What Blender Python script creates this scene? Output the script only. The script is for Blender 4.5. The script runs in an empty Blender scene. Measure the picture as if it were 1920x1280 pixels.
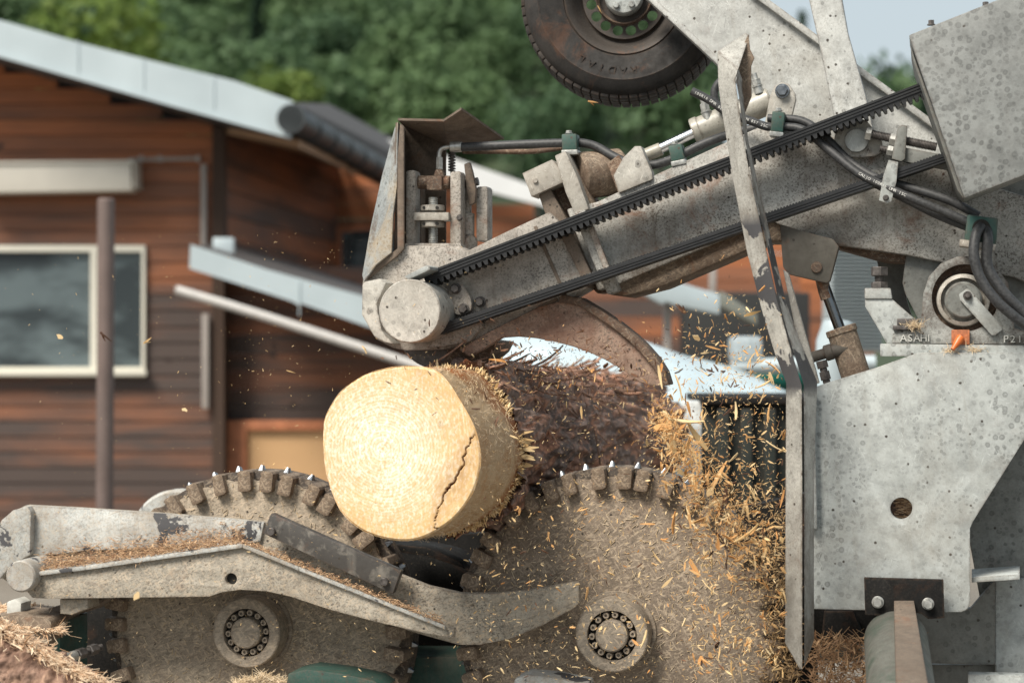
import bpy, bmesh, math, random
from mathutils import Vector, Matrix
from mathutils import geometry as G
random.seed(7)
R = math.radians
S = bpy.context.scene
COL = S.collection

# ------------------------------------------------------------------ camera
CZ = 1.9
O = Vector((0, 0, CZ))
F = 36 * 5 / 2.6
cd = bpy.data.cameras.new('camera'); cam = bpy.data.objects.new('camera', cd); COL.objects.link(cam)
cam.location = O; cam.rotation_euler = (R(90), 0, 0)
cd.lens = F; cd.sensor_width = 36; cd.clip_end = 3000; cd.clip_start = 0.05
cd.dof.use_dof = True; cd.dof.focus_distance = 4.78; cd.dof.aperture_fstop = 2.7
S.camera = cam
# ------------------------------------------------------------------ sky and sun
SUN_EL, SUN_AZ = 50, -42          # azimuth: degrees from straight behind the camera, negative = left
sd = Vector((math.sin(R(SUN_AZ)) * math.cos(R(SUN_EL)), -math.cos(R(SUN_AZ)) * math.cos(R(SUN_EL)), math.sin(R(SUN_EL))))
W = bpy.data.worlds.new('World'); S.world = W; W.use_nodes = True
wn = W.node_tree.nodes; wl = W.node_tree.links; wn.clear()
sky = wn.new('ShaderNodeTexSky'); sky.sky_type = 'NISHITA'; sky.sun_disc = False
sky.sun_elevation = R(SUN_EL); sky.sun_rotation = math.atan2(sd.x, sd.y)
sky.dust_density = 5.0; sky.air_density = 1.0; sky.ozone_density = 1.6
bgn = wn.new('ShaderNodeBackground'); bgn.inputs[1].default_value = 0.08
wo = wn.new('ShaderNodeOutputWorld')
hz = wn.new('ShaderNodeMix'); hz.data_type = 'RGBA'; hz.inputs[0].default_value = .6; hz.inputs[7].default_value = (9.4, 10.6, 11.0, 1)   # thin bright overcast veil
wl.new(sky.outputs[0], hz.inputs[6]); wl.new(hz.outputs[2], bgn.inputs[0]); wl.new(bgn.outputs[0], wo.inputs[0])
sl = bpy.data.lights.new('sun', 'SUN'); sl.energy = 5.0; sl.angle = R(24); sl.color = (1.0, 0.93, 0.82)
so = bpy.data.objects.new('sun', sl); COL.objects.link(so)
so.rotation_euler = (-sd).to_track_quat('-Z', 'Y').to_euler(); so.location = (-6, -6, 12)
S.view_settings.view_transform = 'Standard'; S.view_settings.look = 'None'
S.view_settings.exposure = 0.2; S.view_settings.gamma = 1.0
S.render.engine = 'CYCLES'

# ------------------------------------------------------------------ geometry helpers
KK = 36 / 1920 / F                 # metres per photo pixel at one metre
def ray(px, py): return Vector(((px - 960) * KK, 1, -(py - 640) * KK))
def at(px, py, Y): return O + ray(px, py) * Y          # point of the vertical plane at depth Y
MA = R(12)
N = Vector((math.sin(MA), math.cos(MA), 0))            # the machine's own depth axis
XR = Vector((math.cos(MA), -math.sin(MA), 0))
UP = Vector((0, 0, 1))
def mp(px, py, o=0.0):                                  # point of the machine plane o metres behind its datum
    r = ray(px, py); return O + r * ((5 + o) / r.dot(N))
def kpx(o=0.0): return KK * (5 + o)

def setp(o, label=None, cat=None, group=None, kind=None):
    if label: o['label'] = label
    if cat: o['category'] = cat
    if group: o['group'] = group
    if kind: o['kind'] = kind
    return o
def thing(name, label, cat, loc, rot=0.0, group=None):
    o = bpy.data.objects.new(name, None); COL.objects.link(o)
    o.location = loc; o.rotation_euler = (0, 0, rot); o.empty_display_size = 0.05
    setp(o, label, cat, group); return o
def base_of(o):
    while o.parent: o = o.parent
    return o
def link(name, me, mat, parent=None, local=False, origin=None):
    me.name = name
    if mat is not None:
        me.materials.clear()
        for m in (mat if isinstance(mat, (list, tuple)) else [mat]): me.materials.append(m)
    o = bpy.data.objects.new(name, me); COL.objects.link(o)
    if parent is not None:
        if not local: me.transform(Matrix.Translation(-base_of(parent).location))
        o.parent = parent
    elif origin is not None:
        me.transform(Matrix.Translation(-Vector(origin))); o.location = origin
    return o
def finish(bm, smooth=35, bev=0.0):
    bmesh.ops.recalc_face_normals(bm, faces=bm.faces)
    if bev:
        es = [e for e in bm.edges if len(e.link_faces) == 2 and e.calc_face_angle(0) > R(30)]
        if es: bmesh.ops.bevel(bm, geom=es, offset=bev, segments=2, profile=0.6, affect='EDGES', clamp_overlap=True)
    me = bpy.data.meshes.new('m'); bm.to_mesh(me); bm.free()
    if smooth is not None:
        for p in me.polygons: p.use_smooth = True
        me.set_sharp_from_angle(angle=R(smooth))
    return me
def obj(name, bm, mat, parent=None, smooth=35, bev=0.0, local=False, origin=None):
    return link(name, finish(bm, smooth, bev), mat, parent, local, origin)
def nb(): return bmesh.new()

def add_prism_w(bm, loops, vec):                       # loops of world points (first outer), extruded by vec
    flat = [p for l in loops for p in l]
    tris = G.tessellate_polygon([[Vector(p) for p in l] for l in loops])
    a = [bm.verts.new(p) for p in flat]; b = [bm.verts.new(Vector(p) + vec) for p in flat]
    fs = []
    for t in tris:
        try:
            fs.append(bm.faces.new([a[i] for i in t])); bm.faces.new([b[i] for i in reversed(t)])
        except ValueError: pass
    k = 0
    for l in loops:
        n = len(l)
        for i in range(n):
            j = (i + 1) % n
            try: bm.faces.new([a[k + i], a[k + j], b[k + j], b[k + i]])
            except ValueError: pass
        k += n
    bmesh.ops.dissolve_limit(bm, angle_limit=R(0.5), verts=a + b, edges=list({e for f in fs for e in f.edges})) if False else None
def circ(cx, cy, r, n=24, a0=0): return [(cx + r * math.cos(a0 + 2 * math.pi * i / n), cy + r * math.sin(a0 + 2 * math.pi * i / n)) for i in range(n)]
def smooth_poly(pts, it=1):                            # corner cutting of a pixel outline
    for _ in range(it):
        q = []
        for i in range(len(pts)):
            a, b = pts[i], pts[(i + 1) % len(pts)]
            q += [(a[0] * .75 + b[0] * .25, a[1] * .75 + b[1] * .25), (a[0] * .25 + b[0] * .75, a[1] * .25 + b[1] * .75)]
        pts = q
    return pts
def prism(bm, poly, o, th, holes=()):
    add_prism_w(bm, [[mp(x, y, o) for x, y in poly]] + [[mp(x, y, o) for x, y in h] for h in holes], N * th)
def yprism(bm, poly, Y, th, holes=()):
    add_prism_w(bm, [[at(x, y, Y) for x, y in poly]] + [[at(x, y, Y) for x, y in h] for h in holes], Vector((0, th, 0)))
def hexa(bm, a, b):                                    # two matching quads of world points
    va = [bm.verts.new(p) for p in a]; vb = [bm.verts.new(p) for p in b]; n = len(a)
    bm.faces.new(va); bm.faces.new(vb[::-1])
    for i in range(n):
        j = (i + 1) % n; bm.faces.new([va[i], vb[i], vb[j], va[j]])
def box(bm, c, s, rot=None):
    m = Matrix.Translation(c) @ (rot.to_4x4() if rot else Matrix()) @ Matrix.Diagonal((s[0], s[1], s[2], 1))
    bmesh.ops.create_cube(bm, size=1, matrix=m)
def frame(axis):
    z = Vector(axis).normalized(); t = Vector((0, 0, 1)) if abs(z.z) < .9 else Vector((1, 0, 0))
    x = t.cross(z).normalized(); return x, z.cross(x), z
def lathe(bm, c, axis, prof, n=32, a0=0.0):            # prof: (radius, distance along axis)
    x, y, z = frame(axis); c = Vector(c); rings = []
    for r, h in prof:
        if r < 1e-6: rings.append([bm.verts.new(c + z * h)])
        else: rings.append([bm.verts.new(c + z * h + (x * math.cos(a0 + 2 * math.pi * i / n) + y * math.sin(a0 + 2 * math.pi * i / n)) * r) for i in range(n)])
    for A, B in zip(rings, rings[1:]):
        for i in range(n):
            j = (i + 1) % n
            q = [A[i % len(A)], A[j % len(A)], B[j % len(B)], B[i % len(B)]]
            u = []
            for v in q:
                if v not in u: u.append(v)
            if len(u) > 2:
                try: bm.faces.new(u)
                except ValueError: pass
    return rings
def cyl(bm, a, b, r, n=24, r2=None, ch=0.0):
    a, b = Vector(a), Vector(b); L = (b - a).length; r2 = r if r2 is None else r2
    pr = [(0, 0), (r - ch, 0)] + ([(r, ch)] if ch else []) + ([(r2, L - ch)] if ch else []) + [(r2 - ch, L), (0, L)]
    lathe(bm, a, b - a, pr, n)
def mcyl(bm, px, py, rpx, o0, o1, n=32, ch=0.0015):    # drum along the machine axis, from o0 back to o1
    p = mp(px, py, o0); cyl(bm, p, p + N * (o1 - o0), rpx * kpx(o0), n, ch=ch)
def hexbolt(bm, p, axis, r, h, washer=True):           # head rising along axis from p
    z = Vector(axis).normalized()
    if washer: cyl(bm, p, Vector(p) + z * h * .22, r * 1.25, 20, ch=h * .04)
    q = Vector(p) + z * h * .22
    lathe(bm, q, z, [(0, 0), (r, 0), (r, h * .68), (r * .86, h * .78), (0, h * .78)], 6, a0=random.random())
def rod_thread(bm, a, b, r, pitch, n=14):
    a, b = Vector(a), Vector(b); L = (b - a).length; pr = [(0, 0)]; k = max(2, int(L / pitch))
    for i in range(k): pr += [(r, L * i / k), (r, L * (i + .35) / k), (r * .84, L * (i + .55) / k), (r * .84, L * (i + .8) / k)]
    pr += [(r, L), (0, L)]; lathe(bm, a, b - a, pr, n)
def catmull(P, n=8):
    P = [Vector(p) for p in P]; P = [P[0] * 2 - P[1]] + P + [P[-1] * 2 - P[-2]]; out = []
    for i in range(1, len(P) - 2):
        for k in range(n):
            t = k / n
            out.append(.5 * ((2 * P[i]) + (P[i + 1] - P[i - 1]) * t + (2 * P[i - 1] - 5 * P[i] + 4 * P[i + 1] - P[i + 2]) * t * t + (3 * P[i] - P[i - 1] - 3 * P[i + 1] + P[i + 2]) * t ** 3))
    out.append(P[-2]); return out
def tube(bm, P, r, n=12, rf=None):
    P = [Vector(p) for p in P]; prev = None; rings = []
    x, y, z = frame(P[1] - P[0])
    for i, p in enumerate(P):
        t = (P[min(i + 1, len(P) - 1)] - P[max(i - 1, 0)]).normalized()
        x = (x - t * x.dot(t)).normalized(); y = t.cross(x)
        rr = r if rf is None else rf(i / (len(P) - 1))
        rings.append([bm.verts.new(p + (x * math.cos(2 * math.pi * k / n) + y * math.sin(2 * math.pi * k / n)) * rr) for k in range(n)])
    for A, B in zip(rings, rings[1:]):
        for k in range(n): bm.faces.new([A[k], A[(k + 1) % n], B[(k + 1) % n], B[k]])
    bm.faces.new(rings[0][::-1]); bm.faces.new(rings[-1])
def hose_pts(px, n=10): return catmull([mp(*p) for p in px], n)
def copyobj(o, parent=None):
    c = o.copy(); COL.objects.link(c); c.parent = parent; return c

# ------------------------------------------------------------------ materials
class NT:
    def __init__(s, name):
        s.m = bpy.data.materials.new(name); s.m.use_nodes = True; s.t = s.m.node_tree
        s.b = s.t.nodes['Principled BSDF']; s.tc = s.t.nodes.new('ShaderNodeTexCoord')
    def n(s, ty, **kw):
        k = s.t.nodes.new(ty)
        for a, b in kw.items(): setattr(k, a, b)
        return k
    def l(s, a, b): s.t.links.new(a, b)
    def set(s, sock, v):
        if hasattr(v, 'is_linked') or isinstance(v, bpy.types.NodeSocket): s.l(v, sock)
        else: sock.default_value = v
    def co(s, scale=(1, 1, 1), rot=(0, 0, 0)):
        r_ = s.n('ShaderNodeMapping'); s.l(s.tc.outputs['Object'], r_.inputs[0]); r_.inputs['Rotation'].default_value = rot
        k = s.n('ShaderNodeMapping'); s.l(r_.outputs[0], k.inputs[0]); k.inputs['Scale'].default_value = scale; return k.outputs[0]
    def noise(s, sc, det=4, co=None, rough=.55, dist=0):
        k = s.n('ShaderNodeTexNoise'); s.l(co if co is not None else s.tc.outputs['Object'], k.inputs['Vector'])
        k.inputs['Scale'].default_value = sc; k.inputs['Detail'].default_value = det; k.inputs['Roughness'].default_value = rough
        k.inputs['Distortion'].default_value = dist; return k.outputs['Fac']
    def vor(s, sc, co=None, feat='F1', rnd=1.0):
        k = s.n('ShaderNodeTexVoronoi', feature=feat); s.l(co if co is not None else s.tc.outputs['Object'], k.inputs['Vector'])
        k.inputs['Scale'].default_value = sc; k.inputs['Randomness'].default_value = rnd; return k
    def ramp(s, f, a, b, c0=0.0, c1=1.0):
        k = s.n('ShaderNodeMapRange'); s.set(k.inputs[0], f); k.inputs[1].default_value = a; k.inputs[2].default_value = b
        k.inputs[3].default_value = c0; k.inputs[4].default_value = c1; return k.outputs[0]
    def math(s, op, a, b=0.0):
        k = s.n('ShaderNodeMath', operation=op); s.set(k.inputs[0], a); s.set(k.inputs[1], b); return k.outputs[0]
    def mix(s, f, a, b, ty='MIX'):
        k = s.n('ShaderNodeMix', data_type='RGBA', blend_type=ty); s.set(k.inputs[0], f)
        for i, v in ((6, a), (7, b)):
            if isinstance(v, (tuple, list)): v = (*v, 1) if len(v) == 3 else v
            s.set(k.inputs[i], v)
        return k.outputs[2]
    def out(s, col, rough=.6, metal=0.0, bump=None, bs=.3, bd=.002, spec=None):
        if isinstance(col, (tuple, list)): col = (*col, 1)
        s.set(s.b.inputs['Base Color'], col); s.set(s.b.inputs['Roughness'], rough); s.set(s.b.inputs['Metallic'], metal)
        if spec is not None: s.b.inputs['Specular IOR Level'].default_value = spec
        if bump is not None:
            k = s.n('ShaderNodeBump'); k.inputs['Strength'].default_value = bs; k.inputs['Distance'].default_value = bd
            s.l(bump, k.inputs['Height']); s.l(k.outputs[0], s.b.inputs['Normal'])
        return s.m

def paint(name, base, spots=.0, sps=75, ring=True, speck=.4, grime=.4, gcol=(.09, .07, .055), rust=.15, chips=0.0, fiber=0.0, rough=.55, gs=3.0, seed=0, chipz=None, dots=None, scratch=0.0):
    """weathered grey-white machine paint: lichen-like spots, black specks, sawdust film, rust, chipped flakes"""
    base = tuple(v * .74 for v in base)
    t = NT(name); co = t.n('ShaderNodeMapping'); t.l(t.tc.outputs['Object'], co.inputs[0]); co.inputs['Location'].default_value = (seed * 3.1, seed * 1.7, seed); c = co.outputs[0]
    big = t.noise(2.2, 5, c); col = t.mix(t.ramp(big, .3, .7), tuple(v * .75 for v in base), tuple(min(1, v * 1.3) for v in base))
    med = t.noise(26, 6, c, .7); col = t.mix(t.ramp(med, .42, .66, 0, .6), col, tuple(v * .5 for v in base))
    if spots:
        for k, (sc, am) in enumerate(((sps, 1), (sps * 1.7, .8))):
            v = t.vor(sc, c); sep = t.n('ShaderNodeSeparateColor'); t.l(v.outputs['Color'], sep.inputs[0])
            reg = t.noise(4 + 2 * k, 2, c)
            on = t.math('MULTIPLY', t.math('LESS_THAN', sep.outputs[k], spots), t.ramp(reg, .4, .55))
            vd = t.math('ADD', v.outputs['Distance'], t.ramp(t.noise(95, 3, c, .7), 0, 1, -.16, .16))
            d = t.math('MULTIPLY', t.ramp(vd, .34, .46, 1, 0), t.ramp(vd, .1, .34, .5, 1.0) if ring else 1.0)
            col = t.mix(t.math('MULTIPLY', t.math('MULTIPLY', on, d), .72 * am), col, tuple(v_ * .38 for v_ in base))
    # fine dust speckle
    f1 = t.noise(190, 4, c, .8); f2 = t.noise(9, 4, c)
    col = t.mix(t.math('MULTIPLY', t.ramp(f1, .51, .58), t.ramp(f2, .35, .65, speck * .4, min(1, speck * 1.1))), col, (.075, .065, .055))
    v = t.vor(42, c); sep = t.n('ShaderNodeSeparateColor'); t.l(v.outputs['Color'], sep.inputs[0])
    dn = t.math('ADD', v.outputs['Distance'], t.ramp(t.noise(160, 2, c), 0, 1, -.08, .08))
    col = t.mix(t.math('MULTIPLY', t.math('LESS_THAN', sep.outputs[0], dots if dots is not None else .35 * speck + .04), t.ramp(dn, .1, .17, 1, 0)), col, (.035, .028, .022))
    if scratch:
        for rot in ((0, .5, 0), (0, -.35, 0), (0, 1.2, 0)):
            s_ = t.noise(1.0, 3, t.co((320, 320, 7), rot), .55, .15); col = t.mix(t.math('MULTIPLY', t.ramp(s_, .66, .70), scratch), col, tuple(min(1, v_ * 1.7) for v_ in base))
            s_ = t.noise(1.0, 3, t.co((260, 260, 9), (rot[0], rot[1] + .2, 0)), .55, .15); col = t.mix(t.math('MULTIPLY', t.ramp(s_, .68, .72), scratch), col, tuple(v_ * .35 for v_ in base))
    if fiber:
        w = t.noise(90, 3, c, .6, 1.5)
        fa = t.noise(1.0, 2, t.co((170, 170, 40), (0, .6, 0)), .5, .8); fb = t.noise(1.0, 2, t.co((170, 170, 40), (0, -.9, 0)), .5, .8)
        fc = t.noise(1.0, 2, t.co((45, 170, 170), (0, .2, 0)), .5, .8)
        fm = t.math('MAXIMUM', t.ramp(fa, .58, .66), t.math('MAXIMUM', t.ramp(fb, .58, .66), t.ramp(fc, .58, .66)))
        col = t.mix(t.math('MULTIPLY', fm, fiber), col, (.52, .42, .31))
        fd = t.noise(1.0, 2, t.co((150, 150, 50), (0, 1.9, 0)), .5, .8)
        col = t.mix(t.math('MULTIPLY', t.ramp(fd, .56, .66), fiber * .8), col, (.09, .07, .05))
    # run-down dirt streaks and worn, dirty edges
    st = t.noise(1.0, 5, t.co((34, 34, 3.2), (0, .1, 0)), .6, .5); col = t.mix(t.math('MULTIPLY', t.ramp(st, .56, .70), grime * .5), col, gcol)
    bv = t.n('ShaderNodeBevel'); bv.samples = 4; bv.inputs[0].default_value = .009; ge = t.n('ShaderNodeNewGeometry'); dp = t.n('ShaderNodeVectorMath', operation='DOT_PRODUCT'); t.l(bv.outputs[0], dp.inputs[0]); t.l(ge.outputs['Normal'], dp.inputs[1])
    ew = t.math('MULTIPLY', t.ramp(dp.outputs['Value'], .995, .9, 0, 1), t.ramp(t.noise(55, 5, c, .8), .42, .58))
    col = t.mix(t.math('MULTIPLY', ew, .75), col, (.085, .055, .038))
    g = t.noise(gs, 7, c, .65, .4)
    col = t.mix(t.math('MULTIPLY', t.ramp(g, .5, .68), grime), col, gcol)
    if rust:
        rn = t.noise(7, 8, c, .75, .6); col = t.mix(t.math('MULTIPLY', t.ramp(rn, .57, .66), rust), col, (.17, .065, .025))
    if chips:
        cn = t.noise(8.5, 6, c, .6, .3); cm = t.ramp(cn, 1 - chips, 1 - chips + .012)
        if chipz:
            sx = t.n('ShaderNodeSeparateXYZ'); t.l(t.tc.outputs['Object'], sx.inputs[0]); cm = t.math('MULTIPLY', cm, t.math('MULTIPLY', t.ramp(sx.outputs['Z'], chipz[0], chipz[0] + .03), t.ramp(sx.outputs['Z'], chipz[1], chipz[1] + .03, 1, 0)))
        col = t.mix(cm, col, (.06, .06, .065))
    return t.out(col, t.ramp(med, .3, .7, rough - .08, rough + .2), 0, t.noise(120, 5, c, .7), .35, .0012)

WHITE = (.44, .455, .44); DUSTY = (.40, .37, .32)
M = {}
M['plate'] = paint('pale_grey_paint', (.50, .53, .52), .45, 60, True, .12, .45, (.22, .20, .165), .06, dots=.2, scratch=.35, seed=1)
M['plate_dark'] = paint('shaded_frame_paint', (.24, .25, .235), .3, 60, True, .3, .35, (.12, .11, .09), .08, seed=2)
M['guard'] = paint('mottled_grey_paint', (.29, .305, .30), .62, 58, True, .1, .3, (.22, .22, .21), .02, seed=3)
M['lever'] = paint('white_paint_speckled', (.58, .59, .57), .06, 80, False, .3, .4, (.2, .17, .13), .12, dots=.55, scratch=.4, seed=4)
M['boom'] = paint('dusty_boom_paint', (.52, .51, .475), 0, 90, False, 1.0, .85, (.09, .062, .042), .55, seed=5)
M['head'] = paint('head_paint', (.47, .43, .38), 0, 100, False, .8, .85, (.15, .11, .08), .45, seed=6)
M['cap'] = paint('cap_paint', (.56, .54, .49), .22, 42, False, .25, .35, (.25, .2, .15), .2, dots=.3, scratch=.6, seed=7)
M['post'] = paint('post_paint_chipped', (.53, .52, .48), .0, 90, False, .4, .8, (.12, .1, .08), .2, chips=.52, chipz=(.60, 1.0), dots=.35, scratch=.5, seed=8)
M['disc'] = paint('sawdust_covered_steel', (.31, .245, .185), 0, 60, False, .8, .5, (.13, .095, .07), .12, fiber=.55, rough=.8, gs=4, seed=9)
M['disc_sunlit'] = paint('sawdust_covered_steel_sunlit', (.44, .37, .285), 0, 60, False, .7, .55, (.16, .12, .09), .1, fiber=.7, rough=.8, gs=4, seed=10)  # paler copy puts the sun on the left rotor into the colour
M['hub'] = paint('dusty_hub', (.40, .34, .27), .1, 80, False, .5, .3, (.2, .15, .1), .1, fiber=.5, rough=.75, seed=11)
M['arm'] = paint('dusty_arm_paint', (.52, .47, .39), .0, 90, False, .8, .5, (.2, .15, .1), .2, fiber=.55, rough=.7, seed=12)
M['arm_white'] = paint('chipped_white_arm', (.66, .68, .66), .0, 70, False, .5, .7, (.22, .17, .12), .2, chips=.43, fiber=.35, seed=13)
M['rimdark'] = paint('gap_shade_rotor_rim', (.065, .05, .04), 0, 60, False, .5, .6, (.14, .1, .07), .2, fiber=.25, rough=.8, gs=20, seed=40)  # near-black colour paints the shade in the gaps between teeth
M['tooth'] = paint('rusty_tooth', (.27, .195, .135), 0, 60, False, .7, .7, (.05, .04, .035), .7, fiber=.35, rough=.75, gs=14, seed=14)
M['rust'] = paint('rusty_steel', (.17, .10, .065), 0, 60, False, .9, .7, (.06, .04, .03), .8, fiber=.3, rough=.75, gs=6, seed=15)
M['claw'] = paint('rusty_claw', (.46, .31, .235), 0, 60, False, .8, .7, (.15, .07, .045), .6, fiber=.15, rough=.7, gs=6, seed=31)
M['beam'] = paint('worn_beam', (.16, .165, .145), 0, 60, False, .6, .8, (.04, .06, .045), .1, rough=.6, gs=12, seed=32)
M['bin'] = paint('very_dark_green', (.010, .018, .014), 0, 60, False, .3, .4, (.03, .03, .025), .1, rough=.6, seed=33)
M['rustdust'] = paint('rusty_dusty_casting', (.27, .2, .145), 0, 60, False, .9, .7, (.09, .055, .035), .8, fiber=.35, rough=.8, gs=8, seed=16)
M['wear'] = paint('worn_black_bar', (.075, .07, .065), 0, 60, False, .2, .6, (.26, .24, .21), .3, rough=.45, gs=30, seed=17)
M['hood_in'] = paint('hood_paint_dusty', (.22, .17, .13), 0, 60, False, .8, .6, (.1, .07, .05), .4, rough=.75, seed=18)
M['bearing'] = paint('greasy_casting_paint', (.38, .39, .37), .2, 70, False, .7, .85, (.06, .04, .03), .5, gs=9, seed=30)
M['hood_out'] = paint('hood_paint_ochre', (.45, .48, .48), .3, 70, False, .6, .5, (.42, .28, .12), .1, gs=5, seed=19)
M['darkgrime'] = paint('grimy_bracket', (.13, .12, .1), 0, 60, False, .6, .7, (.04, .03, .025), .4, rough=.7, seed=20)
M['cream'] = paint('cream_cylinder', (.5, .48, .42), .05, 90, False, .3, .3, (.2, .17, .1), .05, rough=.35, seed=21)
def simple(name, c, rough=.5, metal=0, nz=.25, sc=60, bump=.2, spec=None):
    t = NT(name); k = t.noise(sc, 5); col = t.mix(t.ramp(k, .3, .7), tuple(v * (1 - nz) for v in c), tuple(min(1, v * (1 + nz)) for v in c))
    return t.out(col, t.ramp(k, .3, .7, rough * .85, min(1, rough * 1.15)), metal, k, bump, .001, spec)

M['rubber'] = simple('belt_rubber', (.010, .011, .013), .5, bump=.1)
M['rubber_dusty'] = simple('dusty_hose_rubber', (.035, .036, .038), .55, nz=.5, sc=150)
M['tyre'] = paint('dusty_tyre', (.022, .020, .019), 0, 60, False, .1, .6, (.055, .044, .036), .25, rough=.75, seed=22)
M['rim'] = paint('rusty_rim', (.06, .05, .043), 0, 60, False, .5, .6, (.05, .04, .035), .5, rough=.6, seed=23)
M['chrome'] = simple('chrome', (.75, .76, .78), .1, 1, .05)
M['steel'] = simple('bright_steel', (.22, .235, .255), .32, 1, .3, 80)
M['darksteel'] = simple('dark_steel', (.11, .1, .095), .5, .6, .4, 90)
M['zinc'] = simple('zinc_fitting', (.42, .42, .4), .4, .7, .3, 90)
M['teal'] = paint('teal_plastic', (.02, .13, .11), 0, 60, False, .4, .4, (.12, .1, .08), .05, rough=.5, seed=24)
M['green'] = paint('dark_green_paint', (.025, .085, .068), 0, 60, False, .5, .55, (.09, .07, .05), .15, rough=.6, seed=25)
M['greenlight'] = paint('teal_edge_paint', (.06, .22, .19), 0, 60, False, .4, .4, (.2, .18, .14), .05, rough=.6, seed=26)
M['black'] = paint('black_plate', (.014, .014, .014), 0, 60, False, .2, .3, (.02, .018, .016), .1, rough=.7, seed=27)
M['darkvoid'] = simple('dark_void_shade', (.02, .018, .016), .9)  # near-black stands in for shade inside holes and recesses
M['orange'] = simple('orange_plastic', (.55, .13, .025), .4, 0, .1)
M['orange_dirty'] = simple('orange_label', (.36, .12, .05), .7, 0, .4, 120)
M['whitechalk'] = simple('worn_white_block', (.5, .5, .47), .8, 0, .3, 30)
M['black'].node_tree.nodes['Principled BSDF'].inputs['Specular IOR Level'].default_value = .15
# ================================================================== SETTING
def gmat():
    t = NT('yard_gravel'); a = t.noise(.6, 6); b = t.noise(40, 4)
    col = t.mix(t.ramp(a, .3, .7), (.16, .14, .115), (.24, .22, .19)); col = t.mix(t.ramp(b, .45, .6, 0, .5), col, (.08, .07, .06))
    return t.out(col, .95, 0, b, .5, .01)
bm = nb(); hexa(bm, [Vector((x, y, 0)) for x, y in ((-900, -300), (900, -300), (900, 1500), (-900, 1500))], [Vector((x, y, -.5)) for x, y in ((-900, -300), (900, -300), (900, 1500), (-900, 1500))])
setp(obj('ground', bm, gmat(), smooth=None), kind='structure')

def ridge_px(px):                                      # photo row of the treeless ridge line (far above the frame on the left)
    if px < 1290: return -170
    return -170 + min(1, (px - 1290) / 110) * 560 + (px - 1440) * .03
def hill_z(X, Y):
    px = 960 + X / Y / KK; top = (640 - ridge_px(px)) * KK * 270 - 6
    u = max(0, min(1, (Y - 90) / 180)); s = u ** .9
    return max(0, s * (top + CZ)) + math.sin(X * .08 + Y * .05) * 1.2 * u + math.sin(X * .19 - Y * .11) * .6 * u - .3
def hmat():
    t = NT('forest_floor'); a = t.noise(.15, 6)
    return t.out(t.mix(t.ramp(a, .35, .65), (.02, .035, .022), (.045, .065, .03)), 1)
bm = nb(); gx, gy = 60, 40; V = []
for j in range(gy + 1):
    Y = 88 + j / gy * 330
    V.append([bm.verts.new((X := (i / gx - .5) * 2 * (.36 * Y + 20), Y, hill_z(X, min(Y, 272)) - max(0, (Y - 272)) * .25)) for i in range(gx + 1)])
for j in range(gy):
    for i in range(gx): bm.faces.new([V[j][i], V[j][i + 1], V[j + 1][i + 1], V[j + 1][i]])
setp(obj('hill', bm, hmat(), smooth=60), kind='structure')

def leafmat(name, c0, c1, c2):
    t = NT(name); oi = t.n('ShaderNodeObjectInfo'); g = t.n('ShaderNodeNewGeometry')
    col = t.mix(oi.outputs['Random'], c0, c1); col = t.mix(t.math('MULTIPLY', g.outputs['Random Per Island'], .6), col, c2)
    m = t.out(col, .6, spec=.2)
    tr = t.n('ShaderNodeBsdfTranslucent'); t.l(col, tr.inputs[0]); mx = t.n('ShaderNodeMixShader'); mx.inputs[0].default_value = .3
    t.l(t.b.outputs[0], mx.inputs[1]); t.l(tr.outputs[0], mx.inputs[2]); t.l(mx.outputs[0], t.t.nodes['Material Output'].inputs[0]); return m
LEAF = leafmat('broadleaf_foliage', (.050, .095, .052), (.11, .175, .075), (.10, .165, .075))
LEAFY = leafmat('yellow_green_foliage', (.10, .16, .03), (.11, .17, .035), (.14, .18, .045))
LEAFD = leafmat('dark_conifer_foliage', (.035, .07, .05), (.05, .09, .05), (.05, .09, .055))
BARKF = simple('tree_bark', (.06, .045, .035), .9)
def crown_mesh(kind, seed):
    rnd = random.Random(seed); bm = nb()
    if kind == 'broad':
        lobes = [(Vector((rnd.gauss(0, 1.7), rnd.gauss(0, 1.7), 6.0 + rnd.uniform(-2.2, 3.2))), rnd.uniform(1.2, 2.4)) for _ in range(13)]
        for c, r in lobes:
            for _ in range(int(90 * r)):
                d = Vector((rnd.gauss(0, 1), rnd.gauss(0, 1), rnd.gauss(.25, 1))).normalized()
                p = c + d * r * rnd.uniform(.6, 1.12); s = rnd.uniform(.16, .42)
                n = (d + Vector((rnd.gauss(0, .5), rnd.gauss(0, .5), rnd.gauss(.3, .5)))).normalized(); x, y, _z = frame(n)
                a = rnd.random() * 6.3; x, y = x * math.cos(a) + y * math.sin(a), y * math.cos(a) - x * math.sin(a)
                bm.faces.new([bm.verts.new(p + x * s * u + y * s * v * .7) for u, v in ((-1, -.4), (.1, -1), (1, .2), (0, 1))])
    else:
        for k in range(1500):
            h = rnd.random() ** .8; z = 1.5 + h * 12; rr = (1 - h) * 2.6 * (.55 + .45 * math.sin(h * 46) ** 2) + .12
            a = rnd.random() * 6.3; q = rr * rnd.uniform(.3, 1) ; p = Vector((math.cos(a) * q, math.sin(a) * q, z - q * .25)); s = rnd.uniform(.15, .4)
            d = Vector((math.cos(a), math.sin(a), -.3)); y = Vector((-d.y, d.x, 0)); up = Vector((0, 0, 1))
            bm.faces.new([bm.verts.new(p + d * s * u * 1.3 + y * s * v * .5 + up * rnd.uniform(-.1, .1)) for u, v in ((-1, -.5), (.3, -1), (1, 0), (.2, 1))])
    return bm
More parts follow.
